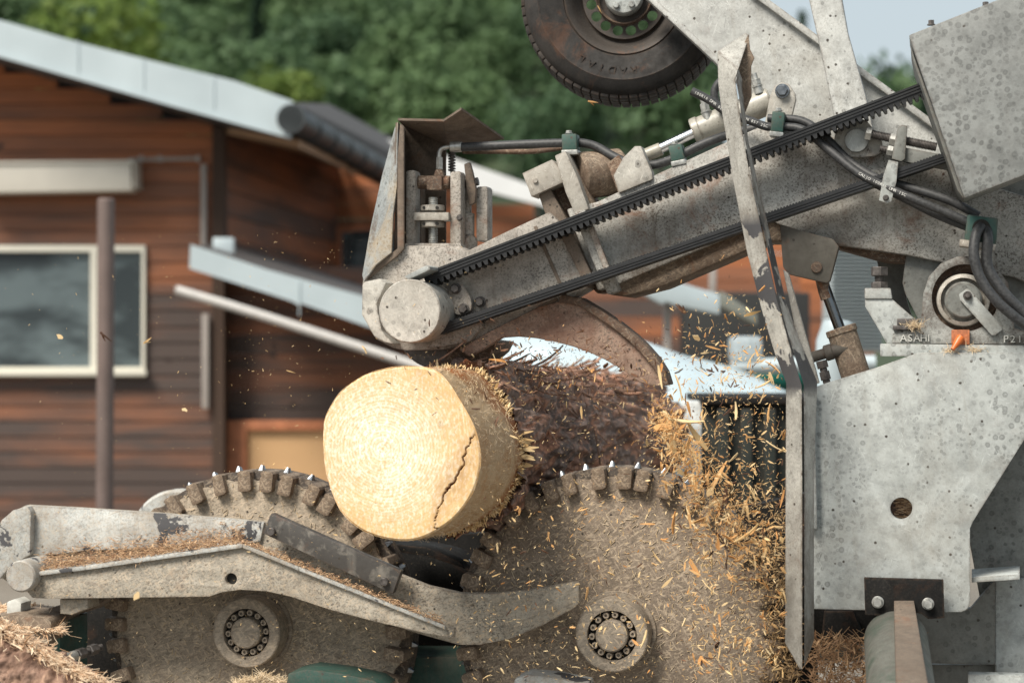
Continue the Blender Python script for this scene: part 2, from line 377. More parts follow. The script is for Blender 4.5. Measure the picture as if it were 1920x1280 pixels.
def trunk_mesh(kind, seed):
    rnd = random.Random(seed); bm = nb(); H = 6 if kind == 'broad' else 12
    tube(bm, [Vector((0, 0, -1)), Vector((.1, 0, H * .4)), Vector((rnd.uniform(-.3, .3), .1, H))], .24, 8, lambda u: .26 * (1 - u * .75))
    if kind == 'broad':
        for _ in range(5):
            a = rnd.random() * 6.3; z = rnd.uniform(2.5, 5); d = Vector((math.cos(a), math.sin(a), .9))
            tube(bm, [Vector((.05, 0, z)), Vector((0, 0, z)) + d * 1.2, Vector((0, 0, z + .3)) + d * 2.3], .1, 6, lambda u: .11 * (1 - u * .7))
    return bm
def make_tree(name, label, kind, leaf, seed, group=None):
    t = thing(name, label, 'tree', (0, 0, 0), 0, group)
    obj('crown', crown_mesh(kind, seed), leaf, t, smooth=None, local=True); obj('trunk', trunk_mesh(kind, seed), BARKF, t, local=True); return t
GL = 'green broadleaf tree in the blurred forest covering the hillside'
protos = [make_tree('broadleaf_tree', GL, 'broad', LEAF, 20 + k, 'trees of the hillside forest') for k in range(5)]
GD = 'dark narrow conifer among the broadleaf trees of the hillside'
dp = [make_tree('conifer_tree', GD, 'conifer', LEAFD, 40 + k, 'dark conifers on the hillside') for k in range(2)]
def place(o, X, Y, s, used=set(), rz=None):
    if o.name in used:
        c = copyobj(o)
        for ch in o.children: copyobj(ch, c)
    else: used.add(o.name); c = o
    c.location = (X, Y, hill_z(X, min(Y, 272)) - .3); c.scale = (s, s, s * random.uniform(.9, 1.15)); c.rotation_euler = (0, 0, random.random() * 6.3 if rz is None else rz); return c
rr = random.Random(5); nt = 0
Y = 262.0
while Y > 110:
    x = -520 + rr.uniform(0, 90)
    while x < 1960:
        if True:
            X = (x - 960) * KK * Y; z = hill_z(X, Y)
            py = 640 - (z + 6 - CZ) / (KK * Y)
            sc = rr.uniform(.6, 1.0); con = rr.random() < .1
            tall = 640 - (z + (14.5 if con else 12.2) * sc - CZ) / (KK * Y); lim = -999 if x < 1320 else 120 if 1580 < x < 1760 else 190
            if -70 < py < (300 if -80 < x < 500 else 430) and tall > lim:
                if con: place(rr.choice(dp), X, Y + rr.uniform(-3, 3), sc * .8)
                else: place(rr.choice(protos), X, Y + rr.uniform(-4, 4), sc)
                nt += 1
        x += rr.uniform(.75, 1.25) * 6.4 / (KK * Y)
    Y -= 8.6
for px_, top_, s_ in ((1610, 175, 1.5), (1648, 128, 1.7), (1690, 150, 1.6), (1728, 120, 1.8), (1765, 165, 1.6), (1585, 250, 1.3)):
    q_ = copyobj(protos[px_ % 5])
    for ch in protos[px_ % 5].children: copyobj(ch, q_)
    Y_ = 150 + (px_ * 7) % 23; q_.scale = (1.0, 1.0, 1.0); k_ = zt_ = (CZ + (640 - top_) * KK * Y_) / 9.9; q_.scale = (s_ * .62, s_ * .62, k_); q_.location = ((px_ - 960) * KK * Y_, Y_, 0); q_['label'] = 'shaded tree in the low dark row under the pale sky left of the guard box'; q_['group'] = 'dark row of trees beyond the frame'
yt = make_tree('broadleaf_tree', 'bright yellow green tree just above the metal roof edge at the upper left', 'broad', LEAFY, 77)
p = at(130, 120, 92); yt.location = (p.x, p.y, p.z - 6.6); yt.scale = (1.0, 1.0, .95)
for px_, top_, Y_, s_, lb in ((1504, 22, 150, .62, 'lone dark pointed tree top showing between the diagonal plate and the strut'), (1738, 100, 140, .62, 'dark pointed tree top against the sky beside the guard box')):
    q_ = make_tree('conifer_tree', lb, 'conifer', LEAFD, 90 + px_); p = at(px_, top_, Y_); q_.location = (p.x, Y_, 0); q_.scale = (.9, .9, p.z / 13.5)
yt2 = make_tree('broadleaf_tree', 'smaller yellow green tree beside the roof slope left of the tall hood', 'broad', LEAFY, 78)
p = at(500, 215, 100); yt2.location = (p.x, p.y, p.z - 5.2); yt2.scale = (.7, .7, .7)

# ================================================================== WOODEN HOUSE
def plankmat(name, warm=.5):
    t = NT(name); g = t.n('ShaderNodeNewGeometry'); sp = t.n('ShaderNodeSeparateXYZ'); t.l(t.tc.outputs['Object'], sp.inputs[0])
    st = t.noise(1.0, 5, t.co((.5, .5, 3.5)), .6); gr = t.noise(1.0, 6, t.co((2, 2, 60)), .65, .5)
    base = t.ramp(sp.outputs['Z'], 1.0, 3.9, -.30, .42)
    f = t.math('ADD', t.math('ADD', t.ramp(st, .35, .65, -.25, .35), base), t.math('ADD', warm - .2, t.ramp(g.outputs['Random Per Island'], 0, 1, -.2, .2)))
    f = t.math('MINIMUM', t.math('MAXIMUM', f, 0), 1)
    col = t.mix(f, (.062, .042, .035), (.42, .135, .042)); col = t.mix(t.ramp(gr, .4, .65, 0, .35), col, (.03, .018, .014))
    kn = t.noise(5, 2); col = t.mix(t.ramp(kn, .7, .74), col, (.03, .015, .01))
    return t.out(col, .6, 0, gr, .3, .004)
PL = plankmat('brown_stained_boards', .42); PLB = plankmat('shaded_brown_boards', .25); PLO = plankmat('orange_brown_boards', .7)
METAL = simple('galvanised_sheet', (.45, .52, .55), .42, .25, .06, 2, .05)
WHITEF = simple('cream_window_frame', (.62, .6, .52), .5, 0, .05)
CREAM = simple('cream_sheet_box', (.55, .52, .46), .5, 0, .08, 3)
DKWOOD = simple('dark_boards_eave_shadow', (.05, .028, .018), .8); ORW = simple('orange_painted_trim', (.40, .15, .07), .6, 0, .25, 8)  # DKWOOD also colours the painted shadow under the eave
TAN = simple('tan_blind_panel', (.55, .34, .17), .7, 0, .08, 2); PIPE = simple('grey_plastic_pipe', (.30, .27, .25), .5); GUT = simple('dark_round_gutter', (.03, .038, .042), .5)
TILE = simple('dark_roof_tiles', (.06, .055, .055), .7); BROWNP = simple('brown_painted_post', (.13, .095, .085), .6, 0, .15, 6)
def glassmat():
    t = NT('glass_painted_reflection'); a = t.noise(1.3, 3, t.co((1, 1, 2.5))); col = t.mix(t.ramp(a, .42, .58), (.035, .045, .05), (.11, .14, .15))  # pane tones paint a soft reflection into the colour
    return t.out(col, .18, 0, spec=.35)
GLASS = glassmat()
hp = at(200, 1100, 16); house = thing('wooden_house', 'brown timber clad house with metal edged roof and cream framed window', 'house', (hp.x, hp.y, 0))
def boards(bm, zlist_x, Y, th=.05):
    pass
def siding(bm, A, B, z0, z1, pitch, nrm, xmax=None, hole=None):
    """lapped boards between plan points A and B; each board leans out at its foot"""
    A, B = Vector(A), Vector(B); z = z0
    while z < z1 - .01:
        zt = min(z + pitch, z1); b = B; a = A
        if xmax: b = A + (B - A) * max(0.01, min(1, xmax(zt)))
        segs = [(a, b)]
        if hole and zt > hole[2] + .001 and z < hole[3] - .001:
            segs = [(a, A + (B - A) * hole[0]), (A + (B - A) * hole[1], b)]
        for p, q in segs:
            if (q - p).length < .02: continue
            n = Vector(nrm)
            f = [p + n * .015 + UP * (z + .006), q + n * .015 + UP * (z + .006), q + n * .006 + UP * zt, p + n * .006 + UP * zt]
            hexa(bm, f, [v - n * .04 for v in f])
        z = zt
def zof(py, Y): return CZ - (py - 640) * KK * Y
def xof(px, Y): return (px - 960) * KK * Y
Y0 = 16.0; PN = Vector((0, -1, 0))
xl, xr = xof(-620, Y0), xof(402, Y0)
def gable(z):
    py = 640 - (z - CZ) / (KK * Y0); px = 402 if py > 255 else (py - 105) / (.30 if py > 105 else .273)
    return (xof(px, Y0) - xl) / (xr - xl)
wz = (zof(703, Y0), zof(462, Y0)); wx = ((xof(-60, Y0) - xl) / (xr - xl), (xof(270, Y0) - xl) / (xr - xl))
z0 = 0.0; pitch = .128
bm = nb(); zz = [wz[0], wz[1]]
siding(bm, (xl, Y0, 0), (xr, Y0, 0), 0, wz[0], wz[0] / round(wz[0] / pitch), PN)
siding(bm, (xl, Y0, 0), (xr, Y0, 0), wz[0], wz[1], (wz[1] - wz[0]) / 8, PN, hole=(wx[0], wx[1], wz[0], wz[1]))
siding(bm, (xl, Y0, 0), (xr, Y0, 0), wz[1], zof(-60, Y0), pitch, PN, gable)
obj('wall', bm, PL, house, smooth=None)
bm = nb(); hexa(bm, [Vector((xl, Y0 + .1, 0)), Vector((xr, Y0 + .1, 0)), Vector((xr, Y0 + .1, zof(270, Y0))), Vector((xl, Y0 + .1, zof(-50, Y0)))],
     [Vector((xl, 22, 0)), Vector((xr, 22, 0)), Vector((xr, 22, zof(270, Y0))), Vector((xl, 22, zof(-50, Y0)))])
obj('wall_core', bm, DKWOOD, house, smooth=None)
# window
bm = nb(); yprism(bm, [(-60, 460), (272, 460), (272, 706), (-60, 706)], Y0 - .06, .10, [[(-48, 472), (169, 472), (169, 688), (-48, 688)], [(182, 472), (265, 472), (265, 688), (182, 688)]])
yprism(bm, [(-62, 694), (274, 694), (274, 704), (-62, 704)], Y0 - .12, .06)
win = obj('window', bm, WHITEF, house, smooth=30, bev=.006)
bm = nb(); yprism(bm, [(-52, 470), (182, 470), (182, 690), (-52, 690)], Y0 + .0, .01); obj('pane', bm, GLASS, win, smooth=None)
bm = nb(); yprism(bm, [(183, 470), (268, 470), (268, 690), (183, 690)], Y0 + .015, .01); obj('pane', bm, GLASS, win, smooth=None)
# awning box, conduit, corner boards, downpipe
bm = nb(); yprism(bm, [(-60, 310), (244, 307), (247, 357), (-60, 362)], Y0 - .3, .27); yprism(bm, [(-60, 303), (252, 300), (254, 352), (250, 352), (249, 306), (-60, 309)], Y0 - .32, .3)
obj('awning_box', bm, CREAM, house, bev=.008)
bm = nb(); tube(bm, [at(240, 300, Y0 - .07), at(374, 297, Y0 - .07)], .016, 8); tube(bm, [at(382, 308, Y0 - .07), at(382, 460, Y0 - .07)], .026, 8)
for x in (265, 300, 372): box(bm, at(x, 298, Y0 - .06), (.03, .06, .05))
obj('conduit', bm, PIPE, house)
bm = nb(); yprism(bm, [(398, 232), (420, 238), (420, 950), (398, 950)], Y0 - .05, .2); obj('corner_board', bm, DKWOOD, house, smooth=None)
bm = nb(); yprism(bm, [(378, 588), (391, 588), (391, 766), (378, 766)], Y0 - .1, .05); obj('downpipe', bm, PIPE, house, bev=.01)
# roof slab with metal edge
YR = 15.1
bm = nb(); yprism(bm, [(-660, -142), (0, 38), (160, 83), (300, 118), (440, 152), (549, 190), (549, 200), (545, 258), (440, 232), (300, 190), (160, 148), (0, 104), (-660, -76)], YR, .05)
yprism(bm, [(-60, 86), (0, 100), (300, 186), (545, 254), (545, 260), (300, 193), (0, 107), (-60, 93)], YR - .02, .03)
for x in (145, 268, 400): yprism(bm, [(x, 48 + (x - 40) * .27), (x + 2, 48 + (x - 40) * .27), (x + 2, 100 + (x - 20) * .275), (x, 100 + (x - 20) * .275)], YR - .008, .01)
obj('roof_edge', bm, METAL, house, smooth=30)
def slab(bm, pts_front, Ya, Yb, dz=-.08):
    a = [at(x, y, Ya) for x, y in pts_front]; b = [p + Vector((0, Yb - Ya, 0)) for p in a]
    hexa(bm, [a[0], a[1], b[1], b[0]], [p + UP * dz for p in (a[0], a[1], b[1], b[0])])
bm = nb(); slab(bm, [(-660, -136), (545, 196)], YR + .06, 20); slab(bm, [(-660, -78), (545, 250)], YR + .06, Y0 - .01, -.03)
obj('roof', bm, TILE, house, smooth=None)
bm = nb(); hexa(bm, [at(0, 112, Y0 - .05), at(430, 245, Y0 - .05), at(430, 225, Y0 - .05), at(0, 92, Y0 - .05)], [at(0, 112, Y0 + .2), at(430, 245, Y0 + .2), at(430, 225, Y0 + .2), at(0, 92, Y0 + .2)])
obj('eave_shadow', bm, DKWOOD, house, smooth=None)  # dark strip paints the shadow below the fascia
# receding wing: side wall, far wall, gutter, roof
A = (xof(415, 16.1), 16.1, 0); B = (xof(632, 21), 21, 0); nA = Vector((B[1] - A[1], -(B[0] - A[0]), 0)).normalized()
bm = nb(); siding(bm, A, B, 0, zof(225, 17), .21, nA)
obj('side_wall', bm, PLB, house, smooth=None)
bm = nb(); siding(bm, (B[0], B[1], 0), (xof(1500, 21), 21, 0), 0, zof(300, 21), .16, PN, lambda z: (xof(742 + ((640 - (z - CZ) / (KK * 21)) - 316) / .26, 21) - B[0]) / (xof(1500, 21) - B[0]))
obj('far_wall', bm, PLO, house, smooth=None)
bm = nb(); yprism(bm, [(628, 424), (760, 424), (760, 560), (628, 560)], 20.9, .08, [[(640, 434), (750, 434), (750, 560), (640, 559)]]); w2 = obj('window', bm, ORW, house)
bm = nb(); yprism(bm, [(641, 436), (749, 436), (749, 556), (641, 556)], 20.95, .02); obj('pane', bm, GLASS, w2, smooth=None)
bm = nb(); tube(bm, [at(652, 520, 20.6), at(652, 450, 20.6), at(664, 438, 20.6), at(740, 434, 20.6)], .03, 8); obj('black_pipe', bm, GUT, house)
bm = nb(); tube(bm, [at(545, 222, 15.0), at(760, 345, 19.2)], .10, 18)
for i in range(9):
    u = i / 8; p = at(545, 222, 15.0).lerp(at(760, 345, 19.2), u); q = at(545, 222, 15.0).lerp(at(760, 345, 19.2), u + .02); tube(bm, [p, q], .112, 18)
obj('gutter', bm, GUT, house)
bm = nb(); a = [at(548, 192, 15.2), at(765, 300, 20.5)]; b = [p + Vector((0, 3, .35)) for p in a]
hexa(bm, [a[0], a[1], b[1], b[0]], [p - UP * .25 for p in (a[0], a[1], b[1], b[0])]); obj('roof', bm, TILE, house, smooth=None)
bm = nb(); hexa(bm, [at(420, 236, 16.0), at(560, 262, 15.3), at(760, 360, 19.8), at(640, 300, 21)], [v - UP * .06 for v in (at(420, 236, 16.0), at(560, 262, 15.3), at(760, 360, 19.8), at(640, 300, 21))]); obj('soffit', bm, simple('tan_soffit_boards', (.30, .18, .10), .7), house, smooth=None)
# lean-to roof with metal edge, pipe under it, lower wall and doorway
bm = nb(); yprism(bm, [(357, 458), (500, 505), (700, 560), (820, 597), (1000, 655), (1000, 710), (820, 656), (700, 616), (566, 569), (560, 572), (548, 565), (500, 549), (355, 503)], 14.4, .05)
for x in (560,): yprism(bm, [(x, 527), (x + 2, 527), (x + 2, 592), (x, 592)], 14.39, .02)
obj('roof_edge', bm, METAL, house, smooth=30)
bm = nb(); a = [at(357, 462, 14.45), at(1000, 660, 14.45)]; b = [p + Vector((0, 1.9, .12)) for p in a]; hexa(bm, [a[0], a[1], b[1], b[0]], [p - UP * .12 for p in (a[0], a[1], b[1], b[0])]); obj('lean_to_roof', bm, TILE, house, smooth=None)
bm = nb(); box(bm, at(420, 463, 15.2), (.16, .1, .14)); obj('roof_bracket', bm, METAL, house, bev=.01)
bm = nb(); tube(bm, catmull([at(330, 543, 14.2), at(480, 588, 14.2), at(740, 672, 14.2), at(1000, 760, 14.2)], 4), .033, 12); obj('lean_to_pipe', bm, simple('pale_pipe', (.5, .48, .46), .5), house)
bm = nb(); siding(bm, (xof(418, 16.3), 16.3, 0), (xof(1500, 16.3), 16.3, 0), 0, zof(500, 16.3), .15, PN); obj('lower_wall', bm, PL, house, smooth=None)
bm = nb(); yprism(bm, [(404, 788), (640, 788), (640, 1000), (404, 1000)], 16.15, .1, [[(462, 806), (625, 806), (625, 999), (462, 999)]]); d = obj('door_frame', bm, ORW, house, bev=.01)
bm = nb(); yprism(bm, [(463, 807), (624, 807), (624, 998), (463, 998)], 16.2, .04); obj('door_panel', bm, TAN, d, smooth=None)
# post in front of the house
bm = nb(); cyl(bm, at(199, 372, 11) * 1, Vector((xof(195, 11), 11, 0)), 16 * KK * 11, 24, ch=.01); obj('cap', bm, BROWNP)
pst = bpy.data.objects['cap']; pst.name = 'steel_post'; pst.data.name = 'steel_post'; setp(pst, 'plain brown painted post standing in front of the cream framed window', 'post')

# ------------------------------------------------------------------ buildings glimpsed between the machine parts
hp2 = at(1300, 1100, 18); shed = thing('timber_building', 'orange brown boarded building with pale metal roof edge seen behind the boom', 'building', (hp2.x, 18, 0))
bm = nb(); siding(bm, (xof(1110, 18), 18, 0), (xof(1640, 18), 18, 0), 0, zof(430, 18), .3, PN); obj('wall', bm, PLO, shed, smooth=None)
bm = nb(); yprism(bm, [(700, 253), (860, 300), (1010, 352), (1300, 430), (1480, 475), (1480, 505), (1320, 468), (1160, 430), (1010, 384), (860, 345), (740, 302)], 20.7, .08); obj('roof_edge', bm, simple('white_roof_sheet', (.75, .76, .76), .4, .1, .05, 2), shed, smooth=30)
bm = nb(); yprism(bm, [(1195, 520), (1265, 518), (1266, 527), (1350, 552), (1350, 590), (1265, 572), (1250, 566), (1242, 572), (1195, 545)], 12, .18); obj('awning', bm, METAL, shed, bev=.02)
bm = nb(); yprism(bm, [(1245, 560), (1259, 562), (1259, 680), (1245, 680)], 12.2, .1); obj('awning_post', bm, PIPE, shed, bev=.01); bm = nb(); yprism(bm, [(1332, 470), (1345, 472), (1343, 550), (1330, 550)], 12.6, .08); obj('awning_post', bm, PIPE, shed, bev=.01)
bm = nb(); yprism(bm, [(1352, 545), (1420, 590), (1420, 610), (1352, 575)], 12.4, .3); obj('awning_rail', bm, simple('olive_grey_sheet', (.16, .17, .15), .6), shed, bev=.01)
def corr():
    t = NT('corrugated_white_sheet'); return t.out((.42, .47, .49), .5)
bm = nb(); sh2 = at(1620, 1100, 13)
n = 34
for i in range(n):
    za = 660 - 240 * i / n; zb = 660 - 240 * (i + 1) / n; zm = (za + zb) / 2
    for (p, q, y0, y1) in ((za, zm, 13.0, 12.93), (zm, zb, 12.93, 13.0)):
        bm.faces.new([bm.verts.new(v) for v in (at(1560, p, y0), at(1655, p, y0), at(1655, q, y1), at(1560, q, y1))])
bmesh.ops.remove_doubles(bm, verts=bm.verts, dist=1e-4)
r_ = bmesh.ops.extrude_face_region(bm, geom=bm.faces[:]); bmesh.ops.translate(bm, verts=[v for v in r_['geom'] if isinstance(v, bmesh.types.BMVert)], vec=(0, .4, 0))
cs = obj('corrugated_shed', bm, corr(), origin=(sh2.x, 13, 0), smooth=20); setp(cs, 'pale corrugated metal wall glimpsed left of the tall adjusting bolt', 'shed')
bm = nb()
tube(bm, [at(1572, 600, 8.2), at(1570, 620, 8.2), at(1562, 640, 8.2), at(1560, 800, 8.2)], .07, 14)
gb = obj('pale_tank', bm, METAL, bev=.03, origin=tuple(at(1562, 760, 8.2))); setp(gb, 'blurred pale blue tank behind the lower hydraulic cylinder', 'tank')

# ------------------------------------------------------------------ things standing just behind the machine
def pw(px, py, Y): return at(px, py, Y)
bm = nb(); rows = []
top = [(860, 668), (930, 648), (1020, 642), (1120, 648), (1220, 664), (1300, 686), (1360, 708), (1420, 730), (1480, 750), (1510, 757)]
top = [(v.x, v.y) for v in catmull([Vector((x, y, 0)) for x, y in top], 6)]
for j in range(14):
    u = j / 13; row = []
    for x, y in top:
        p = at(x, y, 7.8 + u * 1.6); bulge = -.42 * (1 - math.sin(u * math.pi / 2)) ** 1.6
        row.append(bm.verts.new(p + UP * (bulge + .05 * u) + Vector((0, 0, .012 * math.sin(x * .03 + u * 4)))))
    rows.append(row)
for a, b in zip(rows, rows[1:]):
    for i in range(len(a) - 1): bm.faces.new([a[i], a[i + 1], b[i + 1], b[i]])
r_ = bmesh.ops.extrude_face_region(bm, geom=bm.faces[:]); bmesh.ops.translate(bm, verts=[v for v in r_['geom'] if isinstance(v, bmesh.types.BMVert)], vec=(0, .02, -.04))
hc = obj('white_cover', bm, simple('white_enamel', (.44, .53, .57), .35, 0, .12, 5), smooth=60, origin=tuple(at(1180, 760, 8))); setp(hc, 'smooth pale blue white curved cover behind the moving log', 'cover')
cr = thing('green_bin', 'dark green ribbed bin with white corner post behind the flying chips', 'bin', tuple(at(1400, 1000, 7.4)))
bm = nb(); yprism(bm, [(1318, 756), (1620, 756), (1620, 1240), (1318, 1240)], 7.3, .5)
for x in range(1345, 1600, 44): yprism(bm, [(x, 765), (x + 22, 765), (x + 22, 1235), (x, 1235)], 7.26, .045)
obj('body', bm, M['bin'], cr, bev=.008)
bm = nb(); yprism(bm, [(1314, 744), (1625, 744), (1625, 757), (1314, 757)], 7.25, .6); obj('rim', bm, M['black'], cr, bev=.005)
bm = nb(); yprism(bm, [(1280, 752), (1316, 752), (1316, 1200), (1280, 1200)], 7.3, .12); obj('corner_post', bm, simple('white_tube', (.6, .63, .63), .45), cr, bev=.01)
bm = nb(); cyl(bm, at(1375, 716, 10.2), at(1640, 700, 10.2), .075, 20); a_ = obj('teal_pipe', bm, simple('teal_enamel', (.0, .075, .06), .35), origin=tuple(at(1440, 708, 10.2))); setp(a_, 'glossy teal green pipe above the ribbed bin', 'pipe')
bm = nb(); cyl(bm, at(1370, 688, 10.0), at(1640, 680, 10.0), .04, 20); a_ = obj('grey_pipe', bm, METAL, origin=tuple(at(1430, 686, 10.0))); setp(a_, 'pale grey pipe lying just above the teal green pipe', 'pipe')
bm = nb(); box(bm, at(1397, 655, 9.5), (.15, .2, .13)); a_ = obj('white_box', bm, simple('off_white_box', (.3, .34, .36), .6), bev=.03, origin=tuple(at(1400, 700, 9.5))); setp(a_, 'small blurred white box behind the spray of chips', 'box')
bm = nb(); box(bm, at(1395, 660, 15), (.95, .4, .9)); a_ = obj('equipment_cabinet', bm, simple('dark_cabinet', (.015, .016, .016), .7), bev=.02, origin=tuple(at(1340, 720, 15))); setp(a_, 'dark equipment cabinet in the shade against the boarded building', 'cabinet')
# ================================================================== THE MACHINE
def mthing(name, label, cat, px, py, o=0.0, group=None): return thing(name, label, cat, mp(px, py, o), 0, group)
def P(name, poly, o, th, mat, par, bev=.002, holes=(), smooth=35):
    b = nb(); prism(b, poly, o, th, holes); return obj(name, b, mat, par, smooth, bev)
def line_strip(p, q, w0, w1):                          # quad of width w0 above / w1 below the pixel line p-q
    d = Vector((q[0] - p[0], q[1] - p[1])).normalized(); n = Vector((d.y, -d.x))
    return [(p[0] + n.x * w0, p[1] + n.y * w0), (q[0] + n.x * w0, q[1] + n.y * w0), (q[0] - n.x * w1, q[1] - n.y * w1), (p[0] - n.x * w1, p[1] - n.y * w1)]

# ---------------------------------------------------------------- toothed rotors
def rotor(label, cx, cy, phase, nteeth, o=-.13, Rt=312, seed=1, mat='disc'):
    rnd = random.Random(seed); k = kpx(o); c = mp(cx, cy, o); t = thing('toothed_rotor', label, 'rotor', c, -MA, 'toothed rotors carrying the log')
    r = 297 * k
    bm = nb(); pts = []
    n = nteeth * 4
    for i in range(n):
        a = phase + 2 * math.pi * i / n; rr = r * (1.0 if i % 4 in (0, 1) else .985) + rnd.uniform(-.002, .002); pts.append(Vector((math.sin(a) * rr, 0, math.cos(a) * rr)))
    add_prism_w(bm, [pts], Vector((0, .03, 0))); obj('disc', bm, M[mat], t, 30, .002, local=True)
    bm = nb(); lathe(bm, (0, .03, 0), (0, 1, 0), [(0, 0), (r * .72, 0), (r * .72, .5), (0, .5)], 40); obj('drum', bm, M['darkvoid'], t, local=True)
    bm = nb(); lathe(bm, (0, .0, 0), (0, 1, 0), [(r * .99, .012), (r * 1.045, .02), (r * 1.045, .11), (r * .9, .11), (r * .9, .012), (r * .99, .012)], nteeth * 2); obj('rim', bm, M['rimdark'], t, 30, 0, local=True)
    # one block tooth and one pick, then copies
    tb = nb(); w, h, d = 26 * k, 40 * k, .10
    sh = [(-w / 2, 0), (-w / 2 * .92, h * .93), (-w * .3, h), (w * .32, h), (w / 2, h * .9), (w / 2, h * .06), (w * .3, -h * .02), (-w * .3, -h * .03)]
    add_prism_w(tb, [[Vector((x, -.028, r - h * .62 + z)) for x, z in sh]], Vector((0, d, 0)))
    t0 = obj('tooth', tb, M['tooth'], t, 35, .003, local=True)
    pb = nb(); w = 14 * k
    hexa(pb, [Vector((-w * .6, .03, r + .002)), Vector((w * .6, .03, r + .002)), Vector((w * .6, .075, r + .002)), Vector((-w * .6, .075, r + .002))],
         [Vector((w * .1, .04, r + 24 * k)), Vector((w * .35, .04, r + 24 * k)), Vector((w * .3, .06, r + 22 * k)), Vector((w * .1, .06, r + 22 * k))])
    p0 = obj('pick', pb, M['steel'], t, 20, .001, local=True)
    for i in range(nteeth):
        a = phase + 2 * math.pi * i / nteeth
        q = t0 if i == 0 else copyobj(t0, t); q.rotation_euler = (rnd.uniform(-.02, .02), a + rnd.uniform(-.03, .03), 0); q.location = (0, rnd.uniform(-.006, .004), 0); q.scale = (rnd.uniform(.9, 1.08), 1, 1)
        q = p0 if i == 0 else copyobj(p0, t); q.rotation_euler = (0, a + math.pi / nteeth, 0); q.location = (0, rnd.uniform(-.01, .01), 0)
    # hub
    bm = nb(); lathe(bm, (0, -.075, 0), (0, 1, 0), [(47 * k, .0), (66 * k, 0), (68.5 * k, .003), (68.5 * k, .095), (47 * k, .095), (47 * k, 0)], 64); lathe(bm, (0, -.006, 0), (0, 1, 0), [(0, 0), (76 * k, 0), (78 * k, .01), (0, .01)], 64); hf = obj('hub_flange', bm, M['hub'], t, local=True)
    bm = nb(); lathe(bm, (0, -.05, 0), (0, 1, 0), [(0, 0), (48 * k, 0), (48 * k, .02), (0, .02)], 48); obj('bolt_recess', bm, M['darkvoid'], hf, local=True)
    bm = nb(); lathe(bm, (0, -.084, 0), (0, 1, 0), [(0, 0), (27 * k, 0), (30 * k, .003), (30.5 * k, .04), (0, .04)], 48); obj('hub_cap', bm, M['hub'], hf, local=True)
    bb = nb(); lathe(bb, (0, -.070, 38.7 * k), (0, 1, 0), [(0, .006), (2.6 * k, .006), (2.8 * k, .0), (5.6 * k, 0), (6.2 * k, .003), (6.2 * k, .03), (0, .03)], 16); b0 = obj('bolt', bb, M['hub'], hf, local=True)
    for i in range(14):
        q = b0 if i == 0 else copyobj(b0, hf); q.rotation_euler = (0, 2 * math.pi * (i + .3) / 14, 0)
    # splinters stuck on the face
    bm = nb()
    for _ in range(900):
        a = rnd.random() * 6.283; q = r * math.sqrt(rnd.uniform(.06, 1)); p = Vector((math.sin(a) * q, -.001, math.cos(a) * q)); th = rnd.random() * 6.283; L = rnd.uniform(.002, .008) * (1.4 if rnd.random() < .1 else 1)
        d = Vector((math.cos(th), 0, math.sin(th))); e = Vector((-d.z, 0, d.x)) * .0007
        hexa(bm, [p - d * L - e, p + d * L - e * .4, p + d * L + e * .4, p - d * L + e], [v - Vector((0, .0012, 0)) for v in (p - d * L - e, p + d * L - e * .4, p + d * L + e * .4, p - d * L + e)])
    s = obj('sawdust', bm, CH[1], t, None, 0, local=True); s['kind'] = 'stuff'
    return t
def chipmat(name, a, b):
    t = NT(name); g = t.n('ShaderNodeNewGeometry'); oi = t.n('ShaderNodeObjectInfo'); f = t.math('FRACT', t.math('ADD', g.outputs['Random Per Island'], oi.outputs['Random']))
    return t.out(t.mix(f, a, b), .7, spec=.3)
CH = [chipmat('pale_chip', (.52, .33, .14), (.72, .55, .32)), chipmat('sawdust_fibre', (.50, .37, .22), (.70, .58, .42)), chipmat('orange_bark_chip', (.44, .20, .06), (.62, .38, .17)), chipmat('dark_bark_chip', (.045, .025, .018), (.16, .075, .04))]
rotor('large toothed rotor with pale sunlit dusty face on the left of the log', 480, 1178, .08, 38, seed=1, mat='disc_sunlit')
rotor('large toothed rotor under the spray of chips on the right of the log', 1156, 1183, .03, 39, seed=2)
# the second toothed rings further back on the same shafts
for (cx, cy, lab, s) in ((520, 1165, 'second toothed ring hidden behind the left rotor', 3), (1190, 1150, 'second toothed ring hidden behind the right rotor', 4)):
    pass
bm = nb(); lathe(bm, mp(330, 1010, .35), N, [(0, 0), (92 * kpx(.35), 0), (98 * kpx(.35), .01), (98 * kpx(.35), .05), (0, .05)], 48)
a_ = obj('round_plate', bm, M['arm_white'], origin=tuple(mp(330, 1010, .35))); setp(a_, 'round white plate whose rim peeks out behind the left rotor', 'plate')

# ---------------------------------------------------------------- log
LA = R(14); LD = Vector((math.sin(LA), math.cos(LA), -.03)).normalized(); LN = Vector((math.sin(LA * .9), math.cos(LA * .9), 0)); LC = at(755, 850, 4.46)
outl = [(603, 830), (606, 781), (639, 728.6), (675, 705.6), (724, 688.6), (783, 686), (816, 694), (842, 722), (862, 751.6), (885, 787.6), (898, 827), (902, 863), (895, 902.5), (878, 935), (855, 968), (829, 988), (803, 1004), (763, 1013), (717, 1009), (671, 1000), (639, 962), (622, 925), (609, 883)]
outl = [(603, 830), (604, 800), (607, 781), (622, 752), (640, 729), (672, 707), (700, 695), (730, 688), (760, 685.5), (790, 687), (816, 694), (838, 714), (862, 750), (885, 790), (898, 827), (902, 863), (896, 902), (880, 937), (856, 968), (829, 989), (798, 1006), (763, 1013.5), (717, 1008), (676, 992), (641, 962), (622, 925), (609, 883)]
def onface(px, py):
    r = ray(px, py); return O + r * ((LC - O).dot(LN) / r.dot(LN))
LX = Vector((math.cos(LA), -math.sin(LA), 0)); LZ = LX.cross(LD) * 1.0
